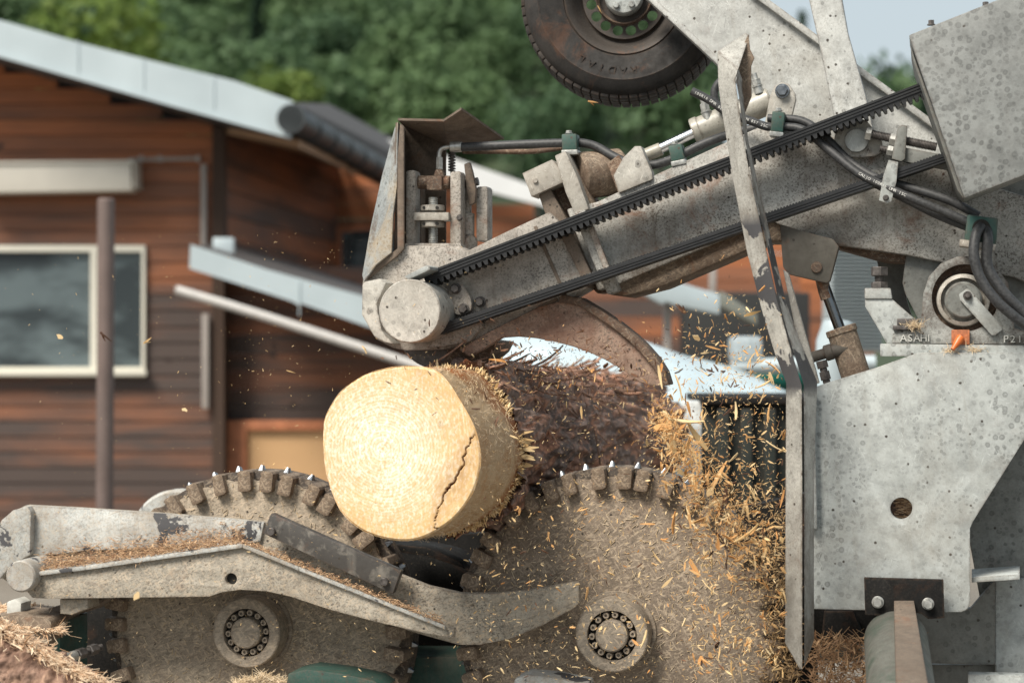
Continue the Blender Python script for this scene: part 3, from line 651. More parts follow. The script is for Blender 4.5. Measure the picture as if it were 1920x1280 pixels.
if LZ.z < 0: LZ = -LZ
F2 = [((onface(*q) - LC).dot(LX), (onface(*q) - LC).dot(LZ)) for q in outl]
F2 = [(v.x, v.y) for v in catmull([Vector((x, y, 0)) for x, y in F2 + F2[:1]], 8)][:-1]
polar = sorted((math.atan2(y, x), math.hypot(x, y)) for x, y in F2)
def rad(a):
    a = (a + math.pi) % (2 * math.pi) - math.pi
    for (a0, r0), (a1, r1) in zip(polar, polar[1:]):
        if a0 <= a <= a1: return r0 + (r1 - r0) * (a - a0) / max(1e-9, a1 - a0)
    (a0, r0), (a1, r1) = polar[-1], (polar[0][0] + 2 * math.pi, polar[0][1])
    if a < polar[0][0]: a += 2 * math.pi
    return r0 + (r1 - r0) * (a - a0) / max(1e-9, a1 - a0)
def lp(a, r, h): return LC + LX * (math.cos(a) * r) + LZ * (math.sin(a) * r) + LD * h
log = thing('log', 'freshly cut log with pale round end and half peeled dark bark', 'log', LC)
crack = [(889, 815), (880, 832), (874, 842), (872, 855), (868, 874), (858, 890), (851, 904), (838, 918), (832, 930), (829, 945), (820, 962), (815, 990), (826, 992)]
crk = [((onface(*q) - LC).dot(LX), (onface(*q) - LC).dot(LZ)) for q in crack]
def dcrack(x, y):
    best = 9; w = 1
    for i, ((x0, y0), (x1, y1)) in enumerate(zip(crk, crk[1:])):
        dx, dy = x1 - x0, y1 - y0; u = max(0, min(1, ((x - x0) * dx + (y - y0) * dy) / (dx * dx + dy * dy))); d = math.hypot(x - x0 - dx * u, y - y0 - dy * u)
        if d < best: best = d; w = .5 + math.sin(min(1, (i + u) / 10) * math.pi) 
    return best / w
def dcr2(x, y):
    return dcrack(x + MN.noise(Vector((x * 70, y * 70, 0))) * .005 + MN.noise(Vector((x * 200, y * 200, 3))) * .0022, y + MN.noise(Vector((x * 90, y * 90, 7))) * .004)
bm = nb(); NR, NS = 140, 420; rings = []; rn = random.Random(3)
from mathutils import noise as MN
pith = (-.05, -.0)
for j in range(1, NR + 1):
    u = j / NR; row = []
    for i in range(NS):
        a = 2 * math.pi * i / NS; r = rad(a) * u; x, y = math.cos(a) * r, math.sin(a) * r
        dc = dcr2(x, y) if x > .03 else 9; jag = 0
        h = .012 * max(0, 1 - dc / .0018) + (MN.noise(Vector((x * 18, y * 18, 2))) * .0012) + MN.noise(Vector((x * 150, y * 60, 5))) * .0007
        if u > .985: h += .004
        row.append(bm.verts.new(lp(a, r, h)))
    rings.append(row)
c0 = bm.verts.new(lp(0, 0, 0))
for i in range(NS): bm.faces.new([c0, rings[0][i], rings[0][(i + 1) % NS]])
for A_, B_ in zip(rings, rings[1:]):
    for i in range(NS): j = (i + 1) % NS; bm.faces.new([A_[i], B_[i], B_[j], A_[j]])
def endgrain():
    t = NT('fresh_sawn_end_grain'); mpn = t.n('ShaderNodeMapping'); t.l(t.tc.outputs['Object'], mpn.inputs[0]); mpn.inputs['Location'].default_value = (.045, 0, -.01)
    c = mpn.outputs[0]; wob = t.noise(9, 3, c)
    ln = t.n('ShaderNodeVectorMath', operation='LENGTH'); fl = t.n('ShaderNodeVectorMath', operation='MULTIPLY'); t.l(c, fl.inputs[0]); fl.inputs[1].default_value = (1, .2, 1); t.l(fl.outputs[0], ln.inputs[0])
    d = t.math('ADD', ln.outputs['Value'], t.ramp(wob, 0, 1, -.006, .006))
    ring = t.math('SINE', t.math('MULTIPLY', d, 880)); ring2 = t.math('SINE', t.math('MULTIPLY', d, 420))
    core = t.ramp(d, .02, .17, 1, 0)
    col = t.mix(t.ramp(d, .07, .19), (.74, .66, .51), (.60, .42, .22))
    col = t.mix(t.math('MULTIPLY', t.ramp(ring, .1, .95), t.ramp(d, .0, .18, .55, .5)), col, (.60, .37, .15))
    col = t.mix(t.math('MULTIPLY', t.ramp(ring2, .3, 1), .3), col, (.66, .42, .18))
    fl1 = t.noise(1.0, 3, t.co((150, 150, 95)), .7); col = t.mix(t.math('MULTIPLY', t.ramp(fl1, .5, .58), t.ramp(d, .05, .19, .8, .25)), col, (.88, .84, .75))
    fl2 = t.noise(1.0, 3, t.co((150, 150, 120), (0, .3, 0)), .7); col = t.mix(t.ramp(fl2, .53, .62, 0, .5), col, (.58, .36, .15))
    patch = t.noise(11, 5, c, .65); col = t.mix(t.ramp(patch, .5, .68, 0, .25), col, (.62, .36, .12))
    sc = t.noise(1.0, 3, t.co((240, 40, 7), (0, .12, 0)), .6); col = t.mix(t.math('MULTIPLY', t.ramp(sc, .55, .68, 0, .4), t.ramp(d, .08, .2)), col, (.9, .78, .55))
    at_ = t.n('ShaderNodeAttribute', attribute_name='crack'); col = t.mix(at_.outputs['Fac'], col, (.16, .045, .015))
    return t.out(col, .75, 0, fl1, .25, .0012, .25)
me = finish(bm, 80); me.name = 'end_face'
at2 = me.attributes.new('crack', 'FLOAT', 'POINT')
for i, v in enumerate(me.vertices):
    q = v.co - LC; x, y = q.dot(LX), q.dot(LZ); d = dcrack(x, y) if x > .03 else 9
    side = max(0, 1 - d / .035) * .5 if x > .05 else 0
    at2.data[i].value = max(side * (.5 + .5 * MN.noise(Vector((x * 60, y * 60, 1)))), max(0, 1 - max(0, dcr2(x, y) - .0006) / .0012) if d < .02 else 0)
link('end_face', me, endgrain(), log)
PE = .39
def peeled():
    t = NT('peeled_wood'); a = t.noise(1.0, 5, t.co((50, 4, 50)), .65, .6); b = t.noise(8, 5, None, .7); c = t.noise(1.0, 4, t.co((160, 18, 160)), .6, 2.0)
    sp = t.n('ShaderNodeAttribute', attribute_name='bark_near')
    col = t.mix(t.ramp(a, .3, .7), (.36, .235, .125), (.52, .385, .24)); col = t.mix(t.ramp(b, .48, .65, 0, .6), col, (.38, .20, .08)); col = t.mix(t.ramp(c, .58, .66, 0, .6), col, (.66, .54, .38))
    col = t.mix(t.math('MULTIPLY', sp.outputs['Fac'], t.ramp(b, .3, .52)), col, (.27, .10, .03))
    return t.out(col, .7, 0, a, .5, .003, .3)
def side_mesh(h0, h1, nh, dr, nz, sc, seed, jag=0.0, n=220):
    bm = nb(); rows = []
    for j in range(nh + 1):
        row = []
        for i in range(n):
            a = 2 * math.pi * i / n; h = h0 + (h1 - h0) * j / nh
            if jag and j == 0: h += jag * MN.noise(Vector((math.cos(a) * 9, math.sin(a) * 9, seed))) * 2 + jag * MN.noise(Vector((math.cos(a) * 30, math.sin(a) * 30, seed)))
            v = Vector((math.cos(a) * sc, math.sin(a) * sc, h * sc * .9 + seed))
            r = rad(a) + dr + nz * (MN.fractal(v, 1.0, 2.1, 4) )
            row.append(bm.verts.new(lp(a, r, h)))
        rows.append(row)
    for A_, B_ in zip(rows, rows[1:]):
        for i in range(n): k = (i + 1) % n; bm.faces.new([A_[i], A_[k], B_[k], B_[i]])
    return bm, rows
bm, rows = side_mesh(.003, PE + .03, 50, -.001, .0025, 3, 1, n=300)
me = finish(bm, 80); a3 = me.attributes.new('bark_near', 'FLOAT', 'POINT')
for i, v in enumerate(me.vertices):
    q = v.co - LC; h = q.dot(LD); a = math.atan2(q.dot(LZ), q.dot(LX)); e = PE - .09 - .30 * max(0, math.sin(a - .25)) ** 1.5
    a3.data[i].value = max(0, min(1, (h - e) / .07))
link('peeled_wood', me, peeled(), log)
def barkmat(name='log_bark', a=(.07, .042, .033), b=(.46, .33, .27), cc=(.50, .235, .14)):
    t = NT(name); v = t.vor(38, None); w = t.noise(9, 6, t.co((1.2, .5, 1.2), (0, .5, .3)), .72, .8); x = t.noise(1.0, 5, t.co((14, 4, 22), (0, .6, .4)), .6, 1.2)
    col = t.mix(t.ramp(w, .35, .65), a, b); col = t.mix(t.ramp(x, .46, .6, 0, .8), col, cc); col = t.mix(t.ramp(v.outputs['Distance'], .3, .6, 0, .5), col, tuple(q * .5 for q in a))
    return t.out(col, .85, 0, w, 1.0, .012, .3)
BARK = barkmat()
bm, rows = side_mesh(PE, 2.9, 200, .010, .030, 5, 5, jag=.03, n=260)
cv = bm.verts.new(lp(0, 0, 2.9))
for i in range(260): bm.faces.new([rows[-1][i], rows[-1][(i + 1) % 260], cv])
for i in range(260):
    k = (i + 1) % 260; a, b = rows[0][i], rows[0][k]
    ia = bm.verts.new(lp(2 * math.pi * i / 260, rad(2 * math.pi * i / 260) - .004, PE + .03)); ib = bm.verts.new(lp(2 * math.pi * k / 260, rad(2 * math.pi * k / 260) - .004, PE + .03)); bm.faces.new([b, a, ia, ib])
obj('bark', bm, BARK, log, 50)
def sliver(bm, p, d, L, w, th, up=None, bend=0.0, seg=3):
    d = Vector(d).normalized(); x = d.cross(up if up is not None else Vector((.3, .2, .9))); 
    if x.length < .1: x = d.cross(Vector((1, 0, 0)))
    x.normalize(); n = x.cross(d); prev = None
    for i in range(seg + 1):
        u = i / seg; c = p + d * L * u + n * bend * L * (u * u); ww = w * (1 - .75 * abs(u - .4) / .6) / 2
        r = [bm.verts.new(c + x * ww + n * th), bm.verts.new(c - x * ww + n * th), bm.verts.new(c - x * ww), bm.verts.new(c + x * ww)]
        if prev:
            for k in range(4): bm.faces.new([prev[k], prev[(k + 1) % 4], r[(k + 1) % 4], r[k]])
        else: bm.faces.new(r[::-1])
        prev = r
    bm.faces.new(prev)
rn = random.Random(9); bm = nb()
for _ in range(4200):
    a = rn.random() * 6.283; dn = MN.noise(Vector((math.cos(a) * 4, math.sin(a) * 4, 2))) 
    if rn.random() > .55 + dn * 1.6: continue
    h = PE + rn.gauss(-.012 + dn * .03, .014); r = rad(a) + rn.uniform(-.002, .012)
    rdir = LX * math.cos(a) + LZ * math.sin(a); big = rn.random() < .02
    d = rdir * rn.uniform(.5, 1.1) + LD * rn.uniform(-.6, .9) + Vector((rn.gauss(0, .35), rn.gauss(0, .35), rn.gauss(0, .35)))
    sliver(bm, lp(a, r - .006, h), d, rn.uniform(.005, .012) * (2.4 if big else 1), rn.uniform(.0015, .004) * (2.2 if big else 1), .001, LD, rn.uniform(-.3, .5), 2)
for _ in range(15):
    a = rn.gauss(.02, .14); rdir = LX * math.cos(a) + LZ * math.sin(a); sliver(bm, lp(a, rad(a), PE + rn.uniform(-.01, .02)), rdir + LD * rn.uniform(-.1, .5) + LZ * rn.gauss(0, .2), rn.uniform(.018, .04), rn.uniform(.006, .012), .003, LD, rn.uniform(-.1, .3), 3)
obj('splinters', bm, CH[0], log, None)['kind'] = 'stuff'
bm = nb()
for _ in range(1500):                                  # loose fibres combed out of the peeled surface
    a = rn.uniform(-1.9, 1.3); h = rn.uniform(.02, PE); r = rad(a)
    rdir = LX * math.cos(a) + LZ * math.sin(a); td = LZ * math.cos(a) - LX * math.sin(a); L = rn.uniform(.005, .018); up = rn.uniform(.03, .25)
    d = (td * rn.gauss(.2, .7) + LD * rn.gauss(0, .8) + rdir * up); sliver(bm, lp(a, r - .0005, h), d, L, .0008, .0005, rdir, rn.uniform(-.6, .6), 3)
obj('loose_fibres', bm, CH[1], log, None)['kind'] = 'stuff'
bm = nb()
for _ in range(110):                                   # torn bark strips flung up from the turning log
    a = rn.uniform(.2, 2.4); h = rn.uniform(PE + .02, 2.4); rdir = LX * math.cos(a) + LZ * math.sin(a); td = LZ * math.cos(a) - LX * math.sin(a)
    d = -td * rn.uniform(.4, 1) + rdir * rn.uniform(.0, .28) + LD * rn.gauss(.1, .35); sliver(bm, lp(a, rad(a) + .014, h), d, rn.uniform(.04, .12), rn.uniform(.012, .03), .004, rdir, rn.uniform(-.1, .4), 5)
obj('torn_bark', bm, barkmat('torn_bark', (.12, .075, .055), (.40, .24, .17), (.5, .28, .19)), log, None)['kind'] = 'stuff'

# ---------------------------------------------------------------- swinging lever in front of the left rotor
oL = -.34
lev = mthing('kicker_lever', 'long curved grey lever lying across the left rotor, chips on its ledge', 'lever', 480, 1120, oL)
web = [(60, 1120), (44, 1100), (70, 1074), (160, 1064), (455, 1022), (560, 1064), (700, 1120), (810, 1165), (852, 1178), (850, 1196), (800, 1187), (700, 1164), (620, 1143), (545, 1118), (500, 1108), (450, 1105), (415, 1110), (392, 1118), (90, 1122)]
P('web', web, oL, .022, M['arm'], lev, .002, [circ(433, 1085, 11, 20)])
b = nb(); prism(b, circ(433, 1085, 13, 16), oL + .014, .02); obj('hole_shade', b, M['darkvoid'], lev)  # dark disc paints the shade inside the hole
back = [(-8, 1010), (0, 985), (18, 962), (48, 947), (150, 952), (300, 962), (430, 972), (500, 978), (600, 1010), (740, 1074), (800, 1098), (862, 1112), (930, 1112), (1000, 1104), (1078, 1091), (1085, 1096), (1086, 1128), (1080, 1137), (1020, 1170), (960, 1196), (900, 1208), (860, 1208), (780, 1186), (640, 1140), (480, 1090), (200, 1100), (40, 1110), (0, 1080), (-8, 1050)]
P('back_plate', back, oL + .11, .03, M['arm'], lev, .0035)
whit = [(-8, 1012), (0, 985), (18, 962), (48, 947), (150, 952), (300, 962), (430, 972), (495, 979), (488, 1014), (455, 1020), (300, 1026), (160, 1032), (60, 1044), (30, 1055), (0, 1075), (-8, 1060)]
P('top_plate', whit, oL + .100, .012, M['arm_white'], lev, .002)
P('side_shell', [(-10, 1000), (2, 975), (24, 956), (52, 949), (58, 960), (56, 1040), (20, 1060), (0, 1085), (-10, 1085)], oL + .075, .03, M['arm_white'], lev, .004)
b = nb()
def ledge(b, seq, o0, o1, th, rise=8):
    for (p, q) in zip(seq, seq[1:]):
        a = [mp(p[0], p[1], o0), mp(q[0], q[1], o0), mp(q[0], q[1] - rise, o1), mp(p[0], p[1] - rise, o1)]
        hexa(b, a, [v - UP * th for v in a])
ledge(b, [(70, 1072), (160, 1061), (455, 1019)], oL - .012, oL + .10, .010, 10); ledge(b, [(455, 1019), (560, 1062), (700, 1118), (835, 1172)], oL - .012, oL + .10, .010, 2)
obj('ledge', b, M['arm_white'], lev, 30, .002)
b = nb(); ce = mp(38, 1080, oL - .035); lathe(b, ce, N, [(0, 0), (29 * kpx(oL), 0), (32 * kpx(oL), .004), (32 * kpx(oL), .13), (0, .13)], 40); obj('pivot_boss', b, M['arm_white'], lev)
rn = random.Random(12); b = nb()
def heap(b, p0, p1, o0, o1, n, hgt, L=(.004, .016), rise=10):
    for _ in range(n):
        u = rn.random(); v = rn.random(); x = p0[0] + (p1[0] - p0[0]) * u; y = p0[1] + (p1[1] - p0[1]) * u - rise * v
        q = mp(x, y, o0 + (o1 - o0) * v) + UP * (rn.random() ** 2 * hgt * (.4 + v)); th = rn.random() * 6.283
        sliver(b, q, (math.cos(th), math.sin(th) * .7, rn.gauss(0, .25)), rn.uniform(*L), rn.uniform(.001, .0035), .0008, UP, rn.uniform(-.3, .3), 2)
heap(b, (72, 1071), (455, 1018), oL - .008, oL + .098, 3400, .035); heap(b, (455, 1018), (830, 1168), oL - .008, oL + .09, 1100, .014, rise=2)
heap(b, (80, 1068), (300, 1040), oL + .02, oL + .09, 60, .04, (.03, .06))
obj('wood_shavings', b, chipmat('brownish_shavings', (.22, .11, .06), (.62, .43, .26)), lev, None)['kind'] = 'stuff'
bar = [(508, 962), (752, 1070), (736, 1113), (492, 999)]
WB = P('wear_bar', bar, oL + .05, .03, M['wear'], lev, .002)
b = nb()
for q in ((510, 996), (722, 1090)):
    pass
for q in ((510, 996), (722, 1090)):
    b = nb(); c_ = mp(q[0], q[1], oL + .05); cyl(b, c_, c_ - N * .012, 8.5 * kpx(oL), 20, ch=.002); obj('bolt', b, M['darksteel'], WB)

# ---------------------------------------------------------------- lower left: green bracket, stop block, adjusting screw, bark log and shavings
gb = mthing('green_bracket', 'dark green box bracket beside the teeth at the lower left corner', 'bracket', 130, 1240, -.25)
b = nb(); a = [mp(108, 1168, -.3), mp(164, 1148, -.14), mp(164, 1290, -.14), mp(108, 1290, -.3)]; hexa(b, a, [v + XR * -.02 + N * .03 for v in a]); obj('side_panel', b, M['green'], gb, 30, .002)
P('edge_strip', [(97, 1168), (107, 1167), (107, 1290), (97, 1290)], -.305, .04, M['greenlight'], gb)
P('worn_strip', [(86, 1168), (96, 1168), (96, 1290), (86, 1290)], -.29, .04, M['whitechalk'], gb)
P('corner_post', [(30, 1168), (60, 1162), (75, 1170), (84, 1180), (84, 1290), (30, 1290)], -.30, .05, M['arm_white'], gb, .006)
P('top_slab', [(90, 1166), (164, 1146), (205, 1120), (190, 1112), (90, 1140)], -.24, .1, M['hood_in'], gb, .003)
P('stop_block', [(112, 1150), (134, 1152), (165, 1140), (165, 1122), (112, 1122)], -.31, .08, M['arm'], gb, .003)
P('dark_backing', [(130, 1100), (260, 1100), (260, 1300), (130, 1300)], .1, .05, M['black'], gb)
sc_ = mthing('adjusting_screw', 'black stubby adjusting screw with two nuts in front of the green bracket', 'screw', 140, 1232, -.33)
a, c_ = mp(116, 1236, -.38), mp(190, 1212, -.25); b = nb(); cyl(b, a, a.lerp(c_, .35), 10.5 * kpx(-.35), 24, ch=.002); obj('sleeve', b, M['zinc'], sc_)
b = nb(); rod_thread(b, a.lerp(c_, .2), c_, 6.5 * kpx(-.3), .003); obj('threaded_rod', b, M['darksteel'], sc_)
for u in (.38, .68):
    b = nb(); cyl(b, a.lerp(c_, u), a.lerp(c_, u + .2), 11.5 * kpx(-.3), 6, ch=.002); obj('nut', b, M['darksteel'], sc_)
# bark covered log lying in the corner
lc = [at(-60, 1200, 4.38), at(60, 1274, 4.33), at(220, 1366, 4.28)]
b = nb(); P3 = catmull(lc, 90); rings = []
x, y, z = frame(P3[1] - P3[0]); nn = 150
for i, p in enumerate(P3):
    t_ = (P3[min(i + 1, len(P3) - 1)] - P3[max(0, i - 1)]).normalized(); x = (x - t_ * x.dot(t_)).normalized(); y = t_.cross(x)
    rings.append([b.verts.new(p + (x * math.cos(6.2832 * k / nn) + y * math.sin(6.2832 * k / nn)) * (.078 + .010 * MN.fractal(Vector((math.cos(6.2832 * k / nn) * 3.2, math.sin(6.2832 * k / nn) * 3.2, i * .11)), 1, 2, 5))) for k in range(nn)])
for A_, B_ in zip(rings, rings[1:]):
    for k in range(nn): b.faces.new([A_[k], A_[(k + 1) % nn], B_[(k + 1) % nn], B_[k]])
b.faces.new(rings[0][::-1]); b.faces.new(rings[-1])
cl = thing('bark_log', 'brown bark covered log under shavings in the lower left corner', 'log', at(60, 1300, 4.1)); obj('bark', b, barkmat('sunlit_bark', (.16, .09, .065), (.36, .24, .18), (.42, .27, .19)), cl, 60)
b = nb(); rn = random.Random(31)
for _ in range(2300):
    u = rn.random(); i = int(u * (len(P3) - 1)); p = P3[i]; ph = rn.gauss(1.2, .38); q = p + Vector((math.cos(ph) * .05, -.02 * math.sin(ph) - .02, math.sin(ph) * .082)) + Vector((rn.gauss(.008, .01), rn.gauss(0, .02), rn.gauss(.0, .004)))
    th = rn.gauss(-.55, .6); sliver(b, q, (math.cos(th), rn.gauss(0, .4), math.sin(th)), min(.05, rn.lognormvariate(-4.5, .55)), rn.lognormvariate(-6.0, .6), .001, UP, rn.uniform(-.3, .3), 2)
for _ in range(3600):
    u = rn.random(); v = rn.random(); q = mp(-20 + 135 * u, 1178 - 34 * v - 14 * math.sin(u * 3) * v + 12 * u, -.36 + .22 * v) + UP * rn.random() * .01; th = rn.gauss(-.25, .9)
    sliver(b, q, (math.cos(th), rn.gauss(0, .6), math.sin(th) * .4), min(.055, rn.lognormvariate(-4.5, .6)), rn.lognormvariate(-5.9, .6), .001, UP, rn.uniform(-.3, .3), 2)
s_ = obj('wood_shavings', b, chipmat('fresh_shavings', (.50, .30, .17), (.85, .70, .52)), smooth=None, origin=tuple(at(50, 1190, 4.4))); setp(s_, 'tangled fresh shavings heaped over the log in the lower left corner', 'wood shavings', kind='stuff')
b = nb(); prism(b, [(-40, 1186), (-40, 1160), (20, 1150), (90, 1158), (96, 1166), (96, 1200), (60, 1240), (-40, 1240)], -.345, .18); s_ = obj('packed_sawdust', b, M['rustdust'], bev=.01, origin=tuple(mp(30, 1190, -.3))); setp(s_, 'packed brown sawdust beneath the loose shavings in the left corner', 'sawdust', kind='stuff')
b = nb(); prism(b, [(12, 1128), (28, 1122), (40, 1130), (38, 1160), (12, 1160)], -.3, .06); s_ = obj('worn_block', b, M['whitechalk'], bev=.005, origin=tuple(mp(25, 1150, -.3))); setp(s_, 'small worn white block under the round end of the lever', 'block')

# beams under the rotors
b = nb(); prism(b, [(535, 1290), (540, 1262), (575, 1254), (640, 1262), (700, 1275), (720, 1290)], -.3, .12); s_ = obj('green_beam', b, M['green'], bev=.004, origin=tuple(mp(620, 1280, -.3))); setp(s_, 'dark green beam end poking up in front of the left rotor', 'beam')
b = nb(); prism(b, [(700, 1231), (900, 1231), (900, 1330), (700, 1330)], .02, .2); s_ = obj('cross_beam', b, M['green'], bev=.004, origin=tuple(mp(800, 1290, .05))); setp(s_, 'dark green cross beam in the gap between the two rotors', 'beam')
b = nb(); prism(b, [(700, 1000), (745, 1024), (790, 1030), (830, 1040), (870, 1060), (900, 1085), (900, 1130), (700, 1110)], .16, .2); prism(b, [(740, 1020), (800, 1026), (860, 1052), (872, 1066), (800, 1042), (745, 1034)], .05, .06)
s_ = obj('chute_plate', b, M['black'], bev=.004, origin=tuple(mp(800, 1100, .1))); setp(s_, 'black bent plate below the log between the two rotors', 'plate')
b = nb(); prism(b, [(640, 1000), (960, 1000), (960, 1250), (640, 1250)], .5, .1); s_ = obj('gap_shade_panel', b, M['black'], origin=tuple(mp(800, 1200, .5))); setp(s_, 'black panel painting the shade far behind the gap between the rotors', 'panel')  # black colour stands in for the shade in the gap
b = nb(); prism(b, [(960, 1300), (965, 1272), (985, 1264), (1040, 1270), (1100, 1282), (1100, 1300)], -.3, .1); s_ = obj('beam_cap', b, M['arm_white'], bev=.004, origin=tuple(mp(1020, 1290, -.3))); setp(s_, 'chipped white beam tip at the bottom edge in front of the right rotor', 'beam')
b = nb(); rn = random.Random(77)
for _ in range(700):
    x = rn.uniform(440, 545); q = mp(x, 1284 - (1 - abs(x - 495) / 60) * 24 * rn.random(), -.28 + rn.random() * .1); th = rn.random() * 6.283
    sliver(b, q, (math.cos(th), math.sin(th) * .5, rn.gauss(.1, .4)), rn.uniform(.006, .03), rn.uniform(.001, .003), .001, UP, rn.uniform(-.3, .4), 2)
s_ = obj('sawdust_heap', b, CH[1], smooth=None, origin=tuple(mp(490, 1280, -.25))); setp(s_, 'small heap of curly shavings at the bottom edge below the left hub', 'wood shavings', kind='stuff')
# ---------------------------------------------------------------- debarking arm: boom, head, hood, claw
oB = -.16
arm = mthing('debarking_arm', 'long slanting grey steel arm with cutter head pressed on the log', 'machine arm', 1200, 480, oB)
# main boom
P('boom', [(1062, 392), (1120, 378), (1180, 350), (1380, 258), (1450, 226), (1520, 250), (1600, 262), (1740, 290), (1800, 330), (1960, 380), (1960, 545), (1900, 520), (1700, 478), (1560, 458), (1470, 425), (1440, 411), (1405, 428), (1160, 532), (1120, 545)], oB, .14, M['boom'], arm, .006)
b = nb(); prism(b, [(1155, 532), (1405, 426), (1440, 411), (1470, 425), (1470, 452), (1440, 452), (1240, 538), (1170, 556), (1140, 552)], oB + .02, .20); obj('lower_box', b, M['rustdust'], arm, 35, .008)
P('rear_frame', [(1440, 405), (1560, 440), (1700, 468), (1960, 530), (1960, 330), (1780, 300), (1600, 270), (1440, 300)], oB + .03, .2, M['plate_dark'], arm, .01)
b = nb(); prism(b, [(1440, 412), (1560, 440), (1700, 473), (1700, 492), (1660, 490), (1560, 462), (1470, 446)], oB + .04, .16); obj('lower_flange', b, M['rust'], arm, 35, .005)
# head plates
head = [(683, 500), (700, 492), (757, 460), (862, 462), (874, 471), (950, 434), (1030, 397), (1046, 412), (1104, 540), (1060, 566), (990, 604), (905, 640), (830, 655), (760, 657), (736, 652), (706, 636), (694, 620), (680, 590), (679, 530)]
P('head_plate', head, oB - .02, .10, M['head'], arm, .006)
P('front_shoe', [(679, 534), (684, 528), (712, 522), (724, 530), (706, 570), (716, 620), (738, 645), (720, 641), (701, 630), (678, 590)], oB - .09, .10, M['cap'], arm, .004)
P('head_side', [(1040, 420), (1060, 408), (1112, 520), (1104, 541), (1090, 520)], oB - .03, .1, M['hood_in'], arm, .002)
P('flange', [(1074, 400), (1096, 392), (1152, 520), (1160, 545), (1140, 552), (1128, 530)], oB - .035, .2, M['boom'], arm, .003)
P('flange', [(1040, 292), (1060, 283), (1082, 330), (1104, 392), (1078, 402), (1060, 360)], oB - .03, .15, M['cap'], arm, .003)
P('flange_edge', [(1060, 284), (1066, 288), (1120, 392), (1104, 393), (1082, 340)], oB + .02, .12, M['rustdust'], arm, .002)
P('gap_filler', [(1035, 345), (1080, 350), (1098, 400), (1150, 545), (1120, 550), (1090, 520), (1045, 420)], oB + .05, .1, M['rust'], arm, .002)
P('gap_post', [(1010, 366), (1032, 355), (1068, 420), (1044, 420), (1022, 400)], oB + .0, .06, M['hood_in'], arm, .002)
P('inner_strip', [(1104, 430), (1112, 424), (1150, 520), (1138, 520)], oB - .045, .02, M['head'], arm, .001)
P('counter_block', [(979, 325), (1035, 299), (1050, 316), (1056, 342), (996, 369), (990, 352)], oB - .02, .09, M['cap'], arm, .002)
b = nb(); c_ = mp(1004, 339, oB - .02); cyl(b, c_, c_ - N * .006, 5 * kpx(-.2), 16, ch=.001); obj('bolt', b, M['cap'], arm)
# rusty roller behind the flange
b = nb(); a, c_ = mp(1085, 330, oB + .06), mp(1165, 322, oB + .12); cyl(b, a, c_, 44 * kpx(0), 36, ch=.006); obj('roller', b, M['rustdust'], arm)
P('roller_bracket', [(1168, 296), (1190, 274), (1202, 274), (1222, 322), (1224, 336), (1160, 362), (1150, 330)], oB - .01, .05, M['cap'], arm, .003)
P('dark_gusset', [(1138, 306), (1160, 290), (1186, 330), (1192, 350), (1160, 366)], oB + .03, .08, M['rust'], arm, .003)
# box seam lines and weld strips
P('weld_strip', line_strip((1045, 560), (905, 632), 3, 3), oB - .026, .02, M['hood_in'], arm, .001)
P('seam_strip', [(1000, 425), (1006, 423), (1064, 556), (1058, 558)], oB - .023, .02, M['hood_in'], arm, .001)
P('belt_ramp', [(825, 622), (845, 614), (900, 600), (905, 612), (880, 640), (830, 650), (800, 652)], oB - .05, .06, M['head'], arm, .003)
# pulley cover drum
b = nb(); k = kpx(-.38); c0 = mp(768, 583, -.36); lathe(b, c0, N, [(0, 0), (60 * k, 0), (62 * k, .003), (62 * k, .02), (60.5 * k, .022), (60.5 * k, .21), (0, .21)], 72); obj('pulley_cover', b, M['cap'], arm)
b = nb(); prism(b, [(758, 518), (800, 497), (806, 500), (806, 506), (766, 524)], -.34, .1); obj('guard_lip', b, M['plate'], arm, 35, .002)
P('bearing_ear', smooth_poly([(842, 530), (866, 530), (884, 560), (884, 585), (860, 592), (840, 580)], 2), oB - .05, .05, M['head'], arm, .003)
for i, (x, y) in enumerate(((855, 541), (870, 579), (901, 566), (900, 601))):
    b = nb(); hexbolt(b, mp(x, y, oB - (.05 if i < 2 else .02)), -N, 8.5 * kpx(-.2), .018); obj('bolt', b, M['darksteel'], arm)
# claw
claw = [(905, 628), (960, 600), (1010, 575), (1056, 563), (1085, 568), (1122, 589), (1158, 612), (1186, 634), (1208, 654), (1228, 675), (1243, 696), (1254, 721), (1240, 724), (1218, 722), (1196, 714), (1178, 701), (1158, 688), (1134, 674), (1108, 662), (1076, 650), (1042, 641), (1005, 634), (970, 631), (940, 633), (905, 655), (880, 668), (860, 655)]
P('claw', claw, oB - .03, .035, M['claw'], arm, .004)
rid = [(1046, 566), (1082, 572), (1118, 594), (1152, 617), (1180, 640), (1200, 660), (1220, 684), (1234, 704), (1242, 723), (1255, 722), (1247, 696), (1232, 672), (1211, 648), (1189, 627), (1160, 604), (1125, 580), (1088, 558), (1052, 552)]
P('claw_rib', rid, oB - .045, .09, M['rust'], arm, .005)
# cutter under the head
b = nb(); k = kpx(-.05); c0 = mp(822, 612, -.05); pr = [(0, 0), (74 * k, 0), (78 * k, .008), (78 * k, .06), (70 * k, .07), (70 * k, .14), (0, .14)]
lathe(b, c0, N, pr, 60); cut = obj('cutter', b, M['rust'], arm)
b = nb(); lathe(b, c0 - N * .012, N, [(0, 0), (79 * k, 0), (82 * k, .004), (82 * k, .012), (0, .012)], 72)
obj('cutter_blade', b, M['darksteel'], cut)
P('under_guard', [(840, 650), (905, 636), (935, 640), (925, 660), (900, 682), (860, 688), (830, 680)], -.08, .2, M['rust'], arm, .006)
